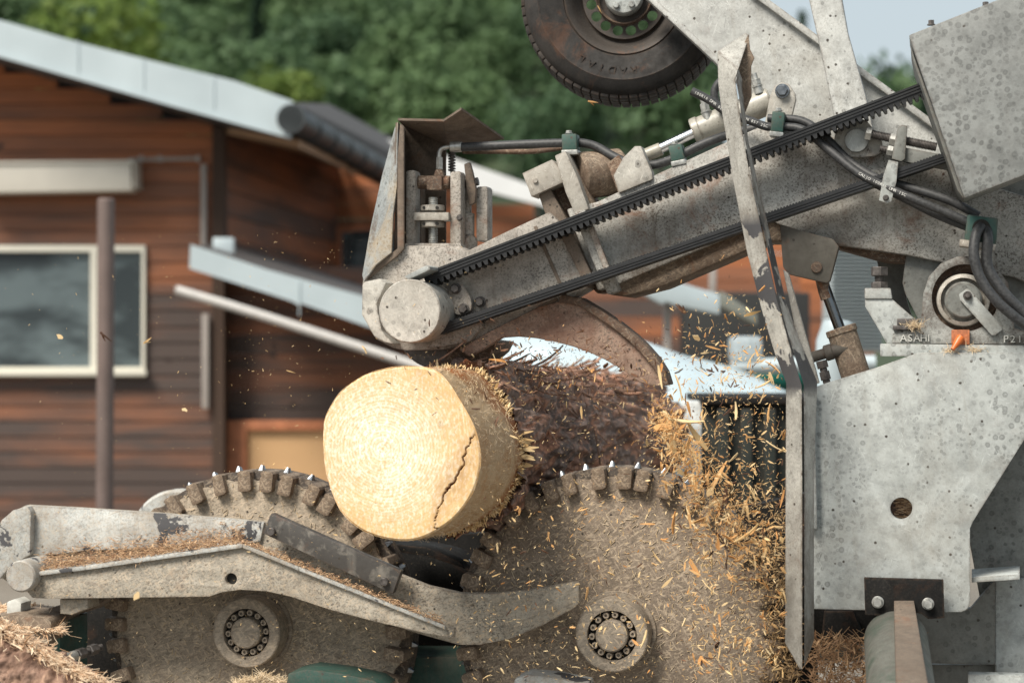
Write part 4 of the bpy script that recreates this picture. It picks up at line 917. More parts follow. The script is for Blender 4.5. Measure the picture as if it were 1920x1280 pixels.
# hood
b = nb(); a = [mp(752, 226, .06), mp(836, 262, .06), mp(836, 468, .06), mp(757, 470, .06)]; hexa(b, a, [v + N * .006 for v in a]); obj('hood_back', b, M['hood_in'], arm, 30, .001)
b = nb(); a = [mp(746, 230, -.17), mp(757, 238, .06), mp(760, 470, .06), mp(746, 468, -.17)]; a = [mp(746, 230, -.17), mp(757, 238, .06), mp(760, 470, .06), mp(743, 474, -.17)]; hexa(b, a, [v - XR * .006 for v in a]); obj('hood_side', b, M['hood_in'], arm, 30, .001)
b = nb(); a = [mp(746, 228, -.18), mp(744, 350, -.19), mp(737, 400, -.20), mp(734, 474, -.20), mp(704, 497, -.21), mp(682, 528, -.215), mp(679, 516, -.19), mp(694, 430, -.13), mp(716, 330, -.12), mp(740, 240, -.14)]
va = [b.verts.new(v) for v in a]; vb = [b.verts.new(v + N * .012) for v in a]; b.faces.new(va); b.faces.new(vb[::-1])
for i in range(len(a)): j = (i + 1) % len(a); b.faces.new([va[i], vb[i], vb[j], va[j]])
obj('hood_flare', b, M['hood_out'], arm, 30, .001)
b = nb(); a = [mp(736, 398, -.205), mp(746, 468, -.16), mp(735, 477, -.205), mp(704, 500, -.215), mp(700, 507, -.215), mp(742, 480, -.16), mp(750, 470, -.12), mp(748, 392, -.16)]
P('hood_lip', [(735, 474), (702, 497), (684, 524), (690, 524), (712, 504), (744, 480), (757, 466), (757, 240), (750, 232), (745, 300), (745, 466)], -.195, .012, M['hood_in'], arm, .001)
b.free()
b = nb(); top = [mp(746, 226, -.18), mp(832, 228, -.18), mp(865, 206, -.20), mp(945, 262, .05), mp(840, 274, .065), mp(757, 237, .065)]
va = [b.verts.new(v) for v in top]; vb = [b.verts.new(v + UP * .006) for v in top]
for q in ((0, 1, 4, 5), (1, 2, 3, 4)): b.faces.new([va[i] for i in q]); b.faces.new([vb[i] for i in reversed(q)])
for i in range(6): j = (i + 1) % 6; b.faces.new([va[i], va[j], vb[j], vb[i]])
obj('hood_roof', b, M['hood_in'], arm, 20)
# clevis and adjusting screw in the hood
def post(x0, x1, y0, y1, o, th, mat='head', nm='clevis_post'): return P(nm, [(x0 + 3, y0), (x1 - 3, y0 - 1), (x1, y0 + 3), (x1, y1), (x0, y1), (x0, y0 + 3)], o, th, M[mat], arm, .0025)
post(761, 779, 320, 462, -.13, .05); post(844, 864, 322, 464, -.13, .05); post(783, 789, 330, 458, -.02, .05, 'hood_in', 'clevis_web'); post(866, 876, 330, 466, -.06, .05, 'head', 'clevis_web')
P('clevis_base', [(758, 456), (864, 456), (866, 468), (756, 468)], -.14, .1, M['head'], arm, .003)
b = nb(); cyl(b, mp(784, 342, -.10), mp(845, 342, -.10), 13 * kpx(-.1), 24, ch=.002); prism(b, [(800, 330), (828, 330), (828, 356), (800, 356)], -.125, .05); prism(b, [(812, 332), (817, 318), (828, 318), (833, 332)], -.115, .03); obj('rusty_joint', b, M['rust'], arm, 35, .002)
P('cross_block', [(775, 398), (841, 398), (841, 413), (775, 413)], -.145, .06, M['cap'], arm, .002)
for y0, y1 in ((385, 396), (415, 426)):
    b = nb(); c_ = mp(811, y1, -.11); u_ = (y1 - y0) * kpx(-.11); cyl(b, c_, c_ + UP * u_, 23 * kpx(-.1), 32, ch=.001); nut = obj('ring_nut', b, M['cap'], arm)
    for dx in (-11, 13): b = nb(); c_ = mp(811 + dx, (y0 + y1) / 2, -.11) - N * .0275; cyl(b, c_ - N * .0015, c_ + N * .01, 3 * kpx(-.1), 12); obj('spanner_hole', b, M['darkvoid'], nut)  # dark studs paint the shade of holes on the nut
b = nb(); rod_thread(b, mp(812, 458, -.11), mp(812, 370, -.11), 9 * kpx(-.1), .0045, 20); obj('threaded_rod', b, M['zinc'], arm)
b = nb(); tube(b, catmull([mp(823, 300, -.09), mp(824, 286, -.09), mp(830, 278, -.09), mp(846, 275, -.09)], 6), 4.5 * kpx(-.1), 12); cyl(b, mp(824, 318, -.09), mp(824, 295, -.09), 7 * kpx(-.1), 6, ch=.001); obj('elbow_fitting', b, M['zinc'], arm)
b = nb(); sp = [mp(847 + 6 * math.cos(i * .9), 285 + i * .75, -.05 + .009 * math.sin(i * .9)) for i in range(52)]; tube(b, sp, .0024, 6); cyl(b, mp(847, 282, -.05), mp(847, 326, -.05), .004, 10); obj('spring', b, M['darksteel'], arm)
post(893, 914, 350, 452, -.06, .06); P('rear_lever', [(870, 308), (880, 304), (886, 325), (892, 355), (890, 380), (880, 385), (874, 350)], -.09, .02, M['hood_in'], arm, .002)
b = nb(); cyl(b, mp(876, 458, -.05), mp(876, 400, -.05), 14 * kpx(-.1), 24, ch=.002); cyl(b, mp(876, 400, -.05), mp(873, 360, -.05), 7 * kpx(-.1), 16); cyl(b, mp(868, 456, -.05), mp(884, 456, -.07), 16 * kpx(-.1), 20); obj('small_cylinder', b, M['head'], arm)
b = nb(); cyl(b, mp(868, 346, -.06), mp(897, 340, -.06), 8 * kpx(-.1), 16); hexbolt(b, mp(890, 342, -.07), -N, 6 * kpx(-.1), .012); hexbolt(b, mp(862, 408, -.13), -N, 5 * kpx(-.1), .01); obj('pin', b, M['darksteel'], arm)
# pivot parts on the boom's right
P('pivot_plate', smooth_poly([(1560, 262), (1580, 225), (1620, 220), (1640, 245), (1655, 262), (1655, 290), (1610, 296), (1575, 290)], 2), -.19, .03, M['cap'], arm, .003)
b = nb(); mcyl(b, 1606, 263, 22, -.205, -.18, 40); obj('pivot_pin', b, M['plate'], arm)
for (x0, y0, x1, y1, r_) in ((1634, 252, 1756, 276, 8.5), (1650, 279, 1680, 283, 6.5)):
    b = nb(); rod_thread(b, mp(x0, y0, -.22), mp(x1, y1, -.22), r_ * kpx(-.2), .0035, 18); obj('threaded_rod', b, M['darksteel'], arm)
for (x, y, r_) in ((1628, 251, 13), (1673, 262, 12), (1668, 283, 10)):
    b = nb(); a = mp(x - 5, y - 1, -.22); cyl(b, a, a + (mp(x + 7, y + 1.5, -.22) - a), r_ * kpx(-.2), 6, ch=.002); obj('nut', b, M['zinc'], arm)
P('stop_plate', [(1683, 238), (1692, 234), (1701, 236), (1697, 298), (1690, 303), (1672, 298), (1674, 284)], -.25, .03, M['plate_dark'], arm, .002)
P('stop_rail', [(1694, 276), (1800, 296), (1800, 322), (1694, 303)], -.235, .03, M['plate_dark'], arm, .002)
P('hose_strap', [(1666, 300), (1684, 304), (1681, 340), (1671, 378), (1664, 381), (1648, 376), (1656, 330)], -.27, .008, M['plate'], arm, .001)
b = nb(); hexbolt(b, mp(1661, 371, -.27), -N, 4.5 * kpx(-.2), .008); obj('bolt', b, M['darksteel'], arm)
P('cylinder_bracket', [(1462, 420), (1500, 432), (1562, 448), (1573, 462), (1556, 526), (1550, 531), (1478, 514), (1468, 500)], -.22, .05, M['darkgrime'], arm, .003)
b = nb(); mcyl(b, 1531, 501, 10.5, -.226, -.2, 24); obj('bracket_pin', b, M['rust'], arm)
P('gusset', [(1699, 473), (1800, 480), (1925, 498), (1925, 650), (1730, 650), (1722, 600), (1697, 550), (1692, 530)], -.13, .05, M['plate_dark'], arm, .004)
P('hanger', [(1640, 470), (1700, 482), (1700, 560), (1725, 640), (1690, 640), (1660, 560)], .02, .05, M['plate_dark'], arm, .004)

# ---------------------------------------------------------------- drive belt
belt = mthing('drive_belt', 'black ribbed drive belt running from the round pulley cover to the guard box', 'belt', 1280, 370, -.25)
def beltrun(p, q, w, teeth, up, o, th, name, tl=7):
    p, q = Vector(p), Vector(q); d = (q - p); L = d.length; d.normalize(); n = Vector((d.y, -d.x)) * (1 if up else -1)   # n points to the toothed side
    if n.y > 0 and up: n = -n
    if n.y < 0 and not up: n = -n
    out = [p - n * w / 2, q - n * w / 2]; tp = []
    m = int(L / teeth)
    for i in range(m):
        s = p + d * (L * i / m); st = L / m
        tp += [s + n * w / 2, s + d * st * .12 + n * (w / 2 + tl * .8), s + d * st * .22 + n * (w / 2 + tl), s + d * st * .5 + n * (w / 2 + tl), s + d * st * .64 + n * (w / 2 + tl * .8), s + d * st * .74 + n * w / 2]
    pts = [tuple(out[0])] + [tuple(v) for v in tp] + [tuple(q + n * w / 2), tuple(out[1])]
    b = nb(); prism(b, [(a[0], a[1]) for a in pts], o, th)
    for s in (-.38, -.08, .2):
        c1, c2 = p + n * w * s, q + n * w * s; prism(b, line_strip(tuple(c1), tuple(c2), w * .09, w * .09), o - .003, .01)
    return obj(name, b, M['rubber'], belt, 30)
beltrun((795, 522), (1745, 158), 19, 12.6, False, -.255, .06, 'upper_run', 8.5)
beltrun((822, 619), (1790, 289), 17, 6, True, -.255, .06, 'lower_run', 1.8)

# ---------------------------------------------------------------- lever plates, strut, spare wheel at the top
fr = mthing('support_frame', 'large white speckled steel frame with diagonal plate and strut at the upper right', 'frame', 1560, 200, .05)
P('diagonal_plate', [(1195, -30), (1345, 112), (1420, 190), (1480, 232), (1600, 330), (1800, 420), (1800, 300), (1760, 246), (1700, 196), (1628, 140), (1530, 72), (1400, -30)], .0, .08, M['lever'], fr, .006)
b = nb(); prism(b, line_strip((1400, -24), (1790, 262), 6, 7), -.02, .12); obj('edge_rib', b, M['lever'], fr, 35, .004)
b = nb(); prism(b, line_strip((1195, -26), (1430, 192), 5, 6), -.01, .12); obj('edge_rib', b, M['lever'], fr, 35, .004)
P('strut', [(1510, -30), (1574, -30), (1590, 60), (1624, 180), (1642, 262), (1632, 286), (1600, 300), (1574, 282), (1560, 200), (1535, 80)], -.12, .06, M['lever'], fr, .008)
wc = mp(1169, -10, .12); kx = kpx(.12) * .945
wh = thing('spare_wheel', 'worn black tyre on a rusty steel rim behind the white frame', 'wheel', wc, -R(6))
ya = (0, 1, 0)
b = nb(); Rr = 208 * kx * .985
prof = [(116 * kx, .03), (122 * kx, .006), (140 * kx, -.006), (165 * kx, -.012), (172 * kx, -.016), (176 * kx, -.013), (190 * kx, -.008), (199 * kx, .004), (204 * kx, .02)]
prof += [(Rr * .995, .024), (Rr, .06), (Rr, .16), (Rr * .98, .19), (170 * kx, .215), (116 * kx, .18), (116 * kx, .03)]
lathe(b, (0, 0, 0), ya, prof, 144); obj('tyre', b, M['tyre'], wh, 40, local=True)
tb = nb()
for i in range(66):
    a = 2 * math.pi * i / 66; m_ = Matrix.Rotation(a, 4, 'Y')
    for (y0, y1, sk) in ((.008, .05, .0), (.056, .09, .3), (.096, .13, -.3), (.136, .185, 0)):
        w = Rr * math.pi / 66 * .84; z0, z1 = Rr - .006, Rr + (.007 if y0 > .01 else .0065)
        q = [Vector((-w, y0, z0)), Vector((w, y0, z0)), Vector((w, y1, z0)), Vector((-w, y1, z0))]; u = [v + Vector((0, 0, z1 - z0 - (.004 if v.y < .02 else 0))) for v in q]
        hexa(tb, [m_ @ v for v in q], [m_ @ v for v in u])
obj('tread', tb, M['tyre'], wh, 30, .001, local=True)
def steelrim():
    b = nb(); outer = [Vector((math.cos(6.28318 * i / 96) * 84 * kx, .045, math.sin(6.28318 * i / 96) * 84 * kx)) for i in range(96)]
    holes = []
    for k in range(16):
        a = 6.28318 * (k + .5) / 16; c = Vector((math.cos(a) * 68 * kx, .045, math.sin(a) * 68 * kx)); holes.append([c + Vector((math.cos(-6.28318 * i / 18) * 10.5 * kx, 0, math.sin(-6.28318 * i / 18) * 10.5 * kx)) for i in range(18)])
    add_prism_w(b, [outer] + holes, Vector((0, .008, 0))); return b
obj('rim_disc', steelrim(), M['rim'], wh, 35, .001, local=True)
b = nb(); lathe(b, (0, 0, 0), ya, [(82 * kx, .05), (86 * kx, .06), (96 * kx, .05), (103 * kx, .03), (112 * kx, .012), (118 * kx, .006), (121 * kx, .01), (118 * kx, .03), (104 * kx, .06), (98 * kx, .18), (94 * kx, .18), (92 * kx, .08), (82 * kx, .06), (82 * kx, .05)], 96); obj('rim', b, M['rim'], wh, 40, local=True)
b = nb(); lathe(b, (0, 0, 0), ya, [(50 * kx, .047), (52 * kx, .03), (56 * kx, .02), (58 * kx, .05), (50 * kx, .06), (50 * kx, .047)], 64); obj('hub_ring', b, M['rust'], wh, 40, local=True)
b = nb(); lathe(b, (0, 0, 0), ya, [(0, .0), (36 * kx, .0), (39 * kx, .005), (39 * kx, .06), (0, .06)], 48); hd = obj('hub', b, M['plate'], wh, 40, local=True)
for k in range(5):
    b = nb(); a = 6.283 * k / 5 + .35; cyl(b, (math.cos(a) * 26 * kx, .001, math.sin(a) * 26 * kx), (math.cos(a) * 26 * kx, -.008, math.sin(a) * 26 * kx), 6 * kx, 14, ch=.001); obj('wheel_bolt', b, M['plate'], hd, local=True)
def text_mesh(body, size, ext):
    cu = bpy.data.curves.new('t', 'FONT'); cu.body = body; cu.size = size; cu.extrude = ext; cu.align_x = 'CENTER'; cu.align_y = 'CENTER'; cu.resolution_u = 3
    o = bpy.data.objects.new('t', cu); COL.objects.link(o); bpy.context.view_layer.update()
    me = bpy.data.meshes.new_from_object(o.evaluated_get(bpy.context.evaluated_depsgraph_get())); bpy.data.objects.remove(o); me.materials.clear(); return me
def lettering(chars, name, fn, size, ext, mat, par, local=False):
    allb = nb()
    for i, ch in enumerate(chars):
        if ch == ' ': continue
        me = text_mesh(ch, size, ext); m_ = fn(i); me.transform(m_); allb.from_mesh(me); bpy.data.meshes.remove(me)
    return obj(name, allb, mat, par, None, local=local)
FACE = Matrix.Rotation(R(90), 4, 'X')                  # text lying in XZ, read from -Y
def tyretext(i, n=6, a0=-102.5, st=8.2):
    a = R(a0 - i * st); c = Vector((math.cos(a) * 153 * kx, -.009, math.sin(a) * 153 * kx)); return Matrix.Translation(c) @ Matrix.Rotation(-(a - R(90)), 4, 'Y') @ FACE
lettering('RADIAL', 'lettering', lambda i: tyretext(i, a0=-82), .030, .0025, M['tyre'], wh, True)

# ---------------------------------------------------------------- belt guard box
gd = mthing('belt_guard', 'large mottled grey sheet metal guard box at the upper right corner', 'guard', 1860, 300, -.42)
P('cover', [(1704, 66), (1870, 0), (1990, -50), (1990, 302), (1808, 372)], -.42, .16, M['guard'], gd, .004)
P('side_flange', [(1707, 84), (1714, 106), (1808, 366), (1806, 372), (1795, 356), (1712, 112)], -.39, .26, M['plate_dark'], gd, .001)
for x, y in ((1746, 46), (1848, 12)):
    b = nb(); p_ = mp(x, y + 2, -.36); hexbolt(b, p_, UP, 6 * kpx(-.36), .012); obj('screw', b, M['darksteel'], gd)

# ---------------------------------------------------------------- upright guard post in front
po = mthing('guard_post', 'tall bent angle iron post with flaking white paint in front of the belts', 'post', 1495, 1240, -.45)
Lf = [(1345, 97), (1347, 160), (1352, 200), (1362, 260), (1375, 340), (1400, 470), (1428, 580), (1452, 660), (1474, 718), (1473, 900), (1472, 1205), (1500, 1254)]
Rf = [(1384, 128), (1378, 150), (1383, 185), (1390, 240), (1406, 330), (1430, 440), (1456, 560), (1478, 640), (1503, 722), (1504, 900), (1504, 1100), (1504, 1254)]
b = nb()
def strip3(b, A_, B_, oa, ob, th):
    ra = [mp(x, y, oa) for x, y in A_]; rb = [mp(x, y, ob) for x, y in B_]
    n = (N * th)
    va = [b.verts.new(v) for v in ra]; vb = [b.verts.new(v) for v in rb]; wa = [b.verts.new(v + n) for v in ra]; wb = [b.verts.new(v + n) for v in rb]
    for i in range(len(ra) - 1):
        b.faces.new([va[i], vb[i], vb[i + 1], va[i + 1]]); b.faces.new([wa[i], wa[i + 1], wb[i + 1], wb[i]])
        b.faces.new([va[i], va[i + 1], wa[i + 1], wa[i]]); b.faces.new([vb[i], wb[i], wb[i + 1], vb[i + 1]])
    b.faces.new([va[0], wa[0], wb[0], vb[0]]); b.faces.new([va[-1], vb[-1], wb[-1], wa[-1]])
strip3(b, Lf, Rf, -.43, -.47, .008); obj('front_flange', b, M['post'], po, 25, .0015)
b = nb(); R2 = [(1384, 128), (1380, 152), (1386, 185), (1393, 240), (1409, 330), (1433, 440), (1459, 560), (1482, 640), (1507, 722), (1508, 900), (1508, 1100), (1508, 1250)]
S2 = [(1412, 106), (1404, 150), (1410, 200), (1414, 260), (1432, 340), (1452, 440), (1478, 560), (1500, 640), (1524, 722), (1526, 900), (1526, 1100), (1526, 1205)]
S2 = [(1392, 150), (1392, 165), (1396, 200), (1402, 260), (1420, 340), (1444, 440), (1472, 560), (1500, 640), (1532, 715), (1526, 900), (1526, 1100), (1526, 1200)]
strip3(b, R2, S2, -.47, -.40, .008); obj('side_flange', b, M['post'], po, 25, .0015)
b = nb(); a = [mp(1345, 96, -.43), mp(1384, 130, -.47), mp(1402, 62, -.40), mp(1394, 66, -.38)]; 
hexa(b, [mp(1345, 97, -.43), mp(1384, 130, -.468), mp(1405, 66, -.38), mp(1398, 62, -.37)], [v + N * .008 for v in (mp(1345, 97, -.43), mp(1384, 130, -.468), mp(1405, 66, -.38), mp(1398, 62, -.37))]); obj('bent_tip', b, M['post'], po, 25, .001)
P('tip_blade', [(1378, 120), (1403, 64), (1406, 92), (1414, 108), (1408, 124), (1409, 180), (1395, 215), (1390, 200), (1384, 170)], -.40, .01, M['rustdust'], po, .001)
P('edge_strip', [(1468, 505), (1478, 512), (1500, 590), (1536, 718), (1522, 722), (1508, 700)], -.36, .03, M['cap'], po, .002)

# ---------------------------------------------------------------- machine side frame (right)
sf = mthing('machine_frame', 'big pale grey side plate with a round hole right of the guard post', 'machine frame', 1680, 1140, -.25)
P('side_plate', [(1521, 728), (1555, 716), (1640, 690), (1722, 661), (1960, 660), (1960, 752), (1920, 825), (1824, 978), (1819, 990), (1819, 1128), (1814, 1142), (1802, 1147), (1768, 1147), (1521, 1141)], -.27, .025, M['plate'], sf, .003, [circ(1690, 953, 20.5, 32)])
b = nb(); prism(b, circ(1690, 953, 26, 24), -.2, .02); obj('packed_bark', b, BARK, sf)
b = nb(); rn = random.Random(4)
for _ in range(90): sliver(b, mp(1690 + rn.uniform(-16, 16), 953 + rn.uniform(-18, 18), -.222), (1, rn.gauss(0, .1), rn.gauss(-.1, .25)), rn.uniform(.01, .022), rn.uniform(.002, .005), .002, UP, rn.uniform(-.2, .2), 2)
obj('packed_chips', b, chipmat('packed_chips', (.2, .1, .05), (.6, .42, .26)), sf, None)['kind'] = 'stuff'
b = nb(); a = [mp(1519, 735, -.30), mp(1521, 728, -.24), mp(1521, 1141, -.24), mp(1519, 1200, -.30)]; P('edge_rail', [(1520, 735), (1526, 735), (1532, 990), (1520, 995)], -.29, .03, M['plate'], sf, .001)
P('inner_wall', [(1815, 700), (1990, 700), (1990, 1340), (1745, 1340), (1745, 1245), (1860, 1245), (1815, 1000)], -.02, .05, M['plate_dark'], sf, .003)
P('lower_panel', [(1700, 1140), (1820, 1140), (1866, 1085), (1866, 1246), (1742, 1243), (1700, 1243)], -.06, .03, M['plate_dark'], sf, .003)
P('right_panel', [(1866, 1085), (1990, 1085), (1990, 1300), (1866, 1300)], -.05, .03, M['plate'], sf, .003)
b = nb(); ledge(b, [(1822, 1082), (1912, 1076)], -.24, -.06, .012, 16); obj('shelf', b, M['plate'], sf, 30, .001)
P('bottom_rail', [(1815, 1264), (1990, 1268), (1990, 1320), (1815, 1320)], -.14, .05, M['plate'], sf, .003)
P('dark_bay', [(1524, 1100), (1660, 1100), (1660, 1205), (1524, 1205)], -.05, .1, M['black'], sf, .003)  # black sheets here paint the shade of the dark interior
P('bay_lip', [(1545, 1145), (1600, 1145), (1620, 1200), (1540, 1200)], -.12, .05, M['black'], sf, .003)
# black clip and rail coming towards the camera
cl_ = mthing('track_beam', 'round green beam with a flat steel rail under the black bolted bracket', 'beam', 1690, 1240, -.6)
BK = P('bracket', [(1620, 1082), (1769, 1086), (1771, 1158), (1740, 1160), (1728, 1150), (1714, 1148), (1676, 1146), (1662, 1154), (1622, 1152)], -.32, .012, M['black'], cl_, .002)
for x, y in ((1646, 1128), (1740, 1131)):
    b = nb(); hexbolt(b, mp(x, y, -.32), -N, 9 * kpx(-.32), .02); obj('bolt', b, M['zinc'], BK)
def hexpix(b, fr, bk, dz=.03, of=-1.3, ob=-.3):
    a = [mp(bk[0], bk[2], ob), mp(bk[1], bk[2], ob), mp(fr[1], fr[2], of), mp(fr[0], fr[2], of)]; hexa(b, a, [v - UP * dz for v in a])
b = nb(); hexpix(b, (1683, 1760, 1400), (1676, 1713, 1121)); obj('flat_rail', b, M['hood_in'], cl_, 30, .002)
b = nb(); A1, B1 = mp(1680, 1200, -.3), mp(1712, 1520, -1.3); cyl(b, A1, B1, 58 * kpx(-.3), 40); obj('round_beam', b, M['beam'], cl_)
b = nb(); rn = random.Random(5)
for _ in range(1600):
    x = rn.uniform(1524, 1720) ; q = mp(x, rn.uniform(1195, 1300), rn.uniform(-.25, -.1)); th = rn.random() * 6.283
    sliver(b, q, (math.cos(th), math.sin(th) * .5, rn.gauss(.1, .6)), rn.uniform(.01, .045), rn.uniform(.0015, .005), .001, UP, rn.uniform(-.3, .4), 2)
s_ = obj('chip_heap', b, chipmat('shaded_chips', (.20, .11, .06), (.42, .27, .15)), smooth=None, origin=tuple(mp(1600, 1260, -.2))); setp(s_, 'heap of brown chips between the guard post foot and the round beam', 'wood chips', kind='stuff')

# ---------------------------------------------------------------- pillow block bearing
pb = mthing('bearing_block', 'cast pillow block bearing with rusty ring and raised lettering', 'bearing', 1800, 650, -.2)
P('base_plate', [(1650, 644), (1990, 648), (1990, 668), (1650, 668)], -.26, .12, M['plate'], pb, .003)
hous = [(1672, 642), (1674, 626), (1684, 620), (1712, 620), (1724, 612), (1728, 590), (1731, 550), (1742, 518), (1764, 494), (1795, 481), (1830, 480), (1866, 498), (1890, 530), (1896, 570), (1902, 615), (1925, 622), (1990, 622), (1990, 646), (1672, 643)]
hole = circ(1810, 558, 63, 40)
P('housing', hous, -.24, .08, M['bearing'], pb, .005, [hole])
b = nb(); k = kpx(-.2); c0 = mp(1810, 558, -.215); lathe(b, c0, N, [(0, .03), (46 * k, .03), (46 * k, .01), (64 * k, .012), (64 * k, .04), (0, .04)], 56); obj('seal_ring', b, M['rust'], pb)
b = nb(); lathe(b, mp(1806, 562, -.235), N, [(0, .02), (38 * k, .02), (40 * k, 0), (47 * k, .004), (49 * k, .03), (0, .05)], 56); obj('inner_ring', b, M['cap'], pb)
b = nb(); lathe(b, mp(1806, 562, -.245), N, [(0, 0), (30 * k, 0), (33 * k, .004), (34 * k, .04), (0, .04)], 56); obj('shaft_end', b, M['plate_dark'], pb)
KP = P('key_plate', [(1798, 552), (1812, 541), (1818, 543), (1879, 612), (1879, 618), (1866, 628), (1859, 628), (1800, 562)], -.255, .008, M['plate'], pb, .001)
b = nb(); c_ = mp(1814, 554, -.255); cyl(b, c_, c_ - N * .006, 8 * k, 20, ch=.001); hexbolt(b, c_ - N * .004, -N, 5 * k, .012, False); obj('bolt', b, M['darksteel'], KP)
P('grease_pad', [(1784, 618), (1818, 618), (1818, 646), (1784, 646)], -.262, .02, M['orange_dirty'], pb, .002)
b = nb(); a = mp(1802, 632, -.265); c_ = mp(1786, 655, -.28); lathe(b, a, c_ - a, [(0, 0), (7 * k, 0), (7.5 * k, .012), (5 * k, .026), (3.5 * k, (c_ - a).length), (0, (c_ - a).length)], 20); obj('grease_cap', b, M['orange'], pb)
P('anchor_washer', [(1674, 610), (1724, 610), (1724, 618), (1674, 618)], -.25, .05, M['darksteel'], pb, .001); P('anchor_nut', [(1682, 597), (1722, 597), (1722, 610), (1682, 610)], -.24, .04, M['darksteel'], pb, .002)
TF = Matrix.Rotation(-MA, 4, 'Z') @ FACE
lettering('ASAHI', 'lettering', lambda i: Matrix.Translation(mp(1694 + i * 12.6 - (3 if i == 4 else 0), 634, -.2435)) @ TF, .024, .003, M['whitechalk'], pb)
lettering('P212', 'lettering', lambda i: Matrix.Translation(mp(1886 + i * 13, 636, -.2435)) @ TF, .024, .003, M['whitechalk'], pb)
b = nb(); rn = random.Random(8)
for _ in range(260):
    x, y = rn.choice(((1714, 611), (1780, 658), (1830, 656))); q = mp(x + rn.gauss(0, 9), y + rn.gauss(0, 2.5), -.27 + rn.random() * .02); th = rn.random() * 6.283
    sliver(b, q, (math.cos(th), math.sin(th) * .5, rn.gauss(.1, .5)), rn.uniform(.006, .022), .0012, .0006, UP, rn.uniform(-.5, .5), 3)
s_ = obj('sawdust', b, CH[1], pb, None); s_['kind'] = 'stuff'
# stop bracket with upright bolt
st = mthing('stop_bracket', 'grey angled bracket carrying an upright hex bolt left of the bearing', 'bracket', 1680, 640, -.2)
P('bracket_plate', [(1622, 560), (1672, 560), (1718, 600), (1718, 644), (1662, 644), (1650, 622), (1622, 575)], -.22, .05, M['plate'], st, .002); P('bracket_head', [(1621, 540), (1670, 540), (1673, 560), (1621, 560)], -.225, .06, M['plate'], st, .003)
b = nb(); c_ = mp(1649, 541, -.2); u_ = kpx(-.2); rod_thread(b, c_, c_ + UP * 24 * u_, 9 * u_, .003, 18); obj('threaded_rod', b, M['darksteel'], st)
b = nb(); cyl(b, c_, c_ + UP * 12 * u_, 16 * u_, 6, ch=.002); obj('nut', b, M['darksteel'], st); b = nb(); cyl(b, c_ + UP * 23 * u_, c_ + UP * 40 * u_, 16 * u_, 6, ch=.002); obj('bolt_head', b, M['darksteel'], st)

# ---------------------------------------------------------------- hydraulic cylinders
hc1 = mthing('hydraulic_cylinder', 'white hydraulic cylinder with bright rod lying above the boom', 'cylinder', 1350, 235, -.05)
b = nb(); cyl(b, mp(1222, 286, -.05), mp(1312, 244, -.05), 9.5 * kpx(-.05), 28); obj('piston_rod', b, M['chrome'], hc1)
b = nb(); cyl(b, mp(1194, 298, -.05), mp(1240, 279, -.05), 12.5 * kpx(-.05), 24, ch=.002); obj('rod_end', b, M['cream'], hc1)
b = nb(); a, c_ = mp(1303, 248, -.05), mp(1446, 188, -.05); cyl(b, a, c_, 25 * kpx(-.05), 36, ch=.004); cyl(b, a - (c_ - a).normalized() * .004, a + (c_ - a).normalized() * .016, 27 * kpx(-.05), 36, ch=.002); obj('barrel', b, M['cream'], hc1)
for (x, y, nx, ny) in ((1328, 226, 1317, 184), (1424, 176, 1414, 140)):
    b = nb(); a, c_ = mp(x, y, -.07), mp(nx, ny, -.07); cyl(b, a, a.lerp(c_, .45), 8.5 * kpx(-.05), 18); cyl(b, a.lerp(c_, .45), a.lerp(c_, .75), 9 * kpx(-.05), 6, ch=.001); cyl(b, a.lerp(c_, .5), a.lerp(c_, 1.05), 5.5 * kpx(-.05), 12); cyl(b, a.lerp(c_, .36), a.lerp(c_, .42), 10 * kpx(-.05), 18); obj('port_fitting', b, M['zinc'], hc1)
ey = [(1432, 240), (1444, 178), (1452, 162), (1466, 154), (1480, 158), (1490, 174), (1492, 186), (1480, 236)]
EB = P('eye_bracket', ey, -.13, .03, M['cap'], hc1, .003)
b = nb(); c_ = mp(1467, 171, -.13); cyl(b, c_, c_ - N * .004, 13.5 * kpx(-.1), 24, ch=.001); hexbolt(b, c_ - N * .004, -N, 11 * kpx(-.1), .014, False); obj('bolt', b, M['steel'], EB)
hc2 = mthing('hydraulic_cylinder', 'short grey hydraulic cylinder tilted below the arm behind the guard post', 'cylinder', 1600, 690, -.18)
b = nb(); cyl(b, mp(1545, 535, -.18), mp(1578, 625, -.18), 10.5 * kpx(-.18), 24); obj('piston_rod', b, simple('dark_chrome', (.16, .17, .18), .18, 1, .1), hc2)
b = nb(); tube(b, [mp(1540, 520, -.18), mp(1546, 545, -.18), mp(1551, 560, -.18)], 12 * kpx(-.18), 14); obj('rod_boot', b, M['rust'], hc2)
b = nb(); cyl(b, mp(1577, 618, -.18), mp(1618, 745, -.18), 27 * kpx(-.18), 36, ch=.003); cyl(b, mp(1576, 614, -.18), mp(1580, 626, -.18), 29 * kpx(-.18), 36, ch=.002); obj('barrel', b, M['rustdust'], hc2)
b = nb(); cyl(b, mp(1522, 670, -.2), mp(1548, 662, -.2), 10 * kpx(-.2), 20, ch=.002); cyl(b, mp(1546, 663, -.2), mp(1562, 658, -.2), 15 * kpx(-.2), 24, ch=.003); cyl(b, mp(1560, 659, -.2), mp(1590, 652, -.2), 12 * kpx(-.2), 20); obj('port_fitting', b, M['darkgrime'], hc2)
for (y0, y1, r_) in ((676, 690, 11), (690, 696, 7), (696, 712, 10), (712, 740, 7)):
    b = nb(); cyl(b, mp(1540 + (y0 - 676) * .25, y0, -.2), mp(1540 + (y1 - 676) * .25, y1, -.2), r_ * kpx(-.2), 6 if r_ > 8 else 16, ch=.001); obj('hose_nut', b, M['darksteel'], hc2)

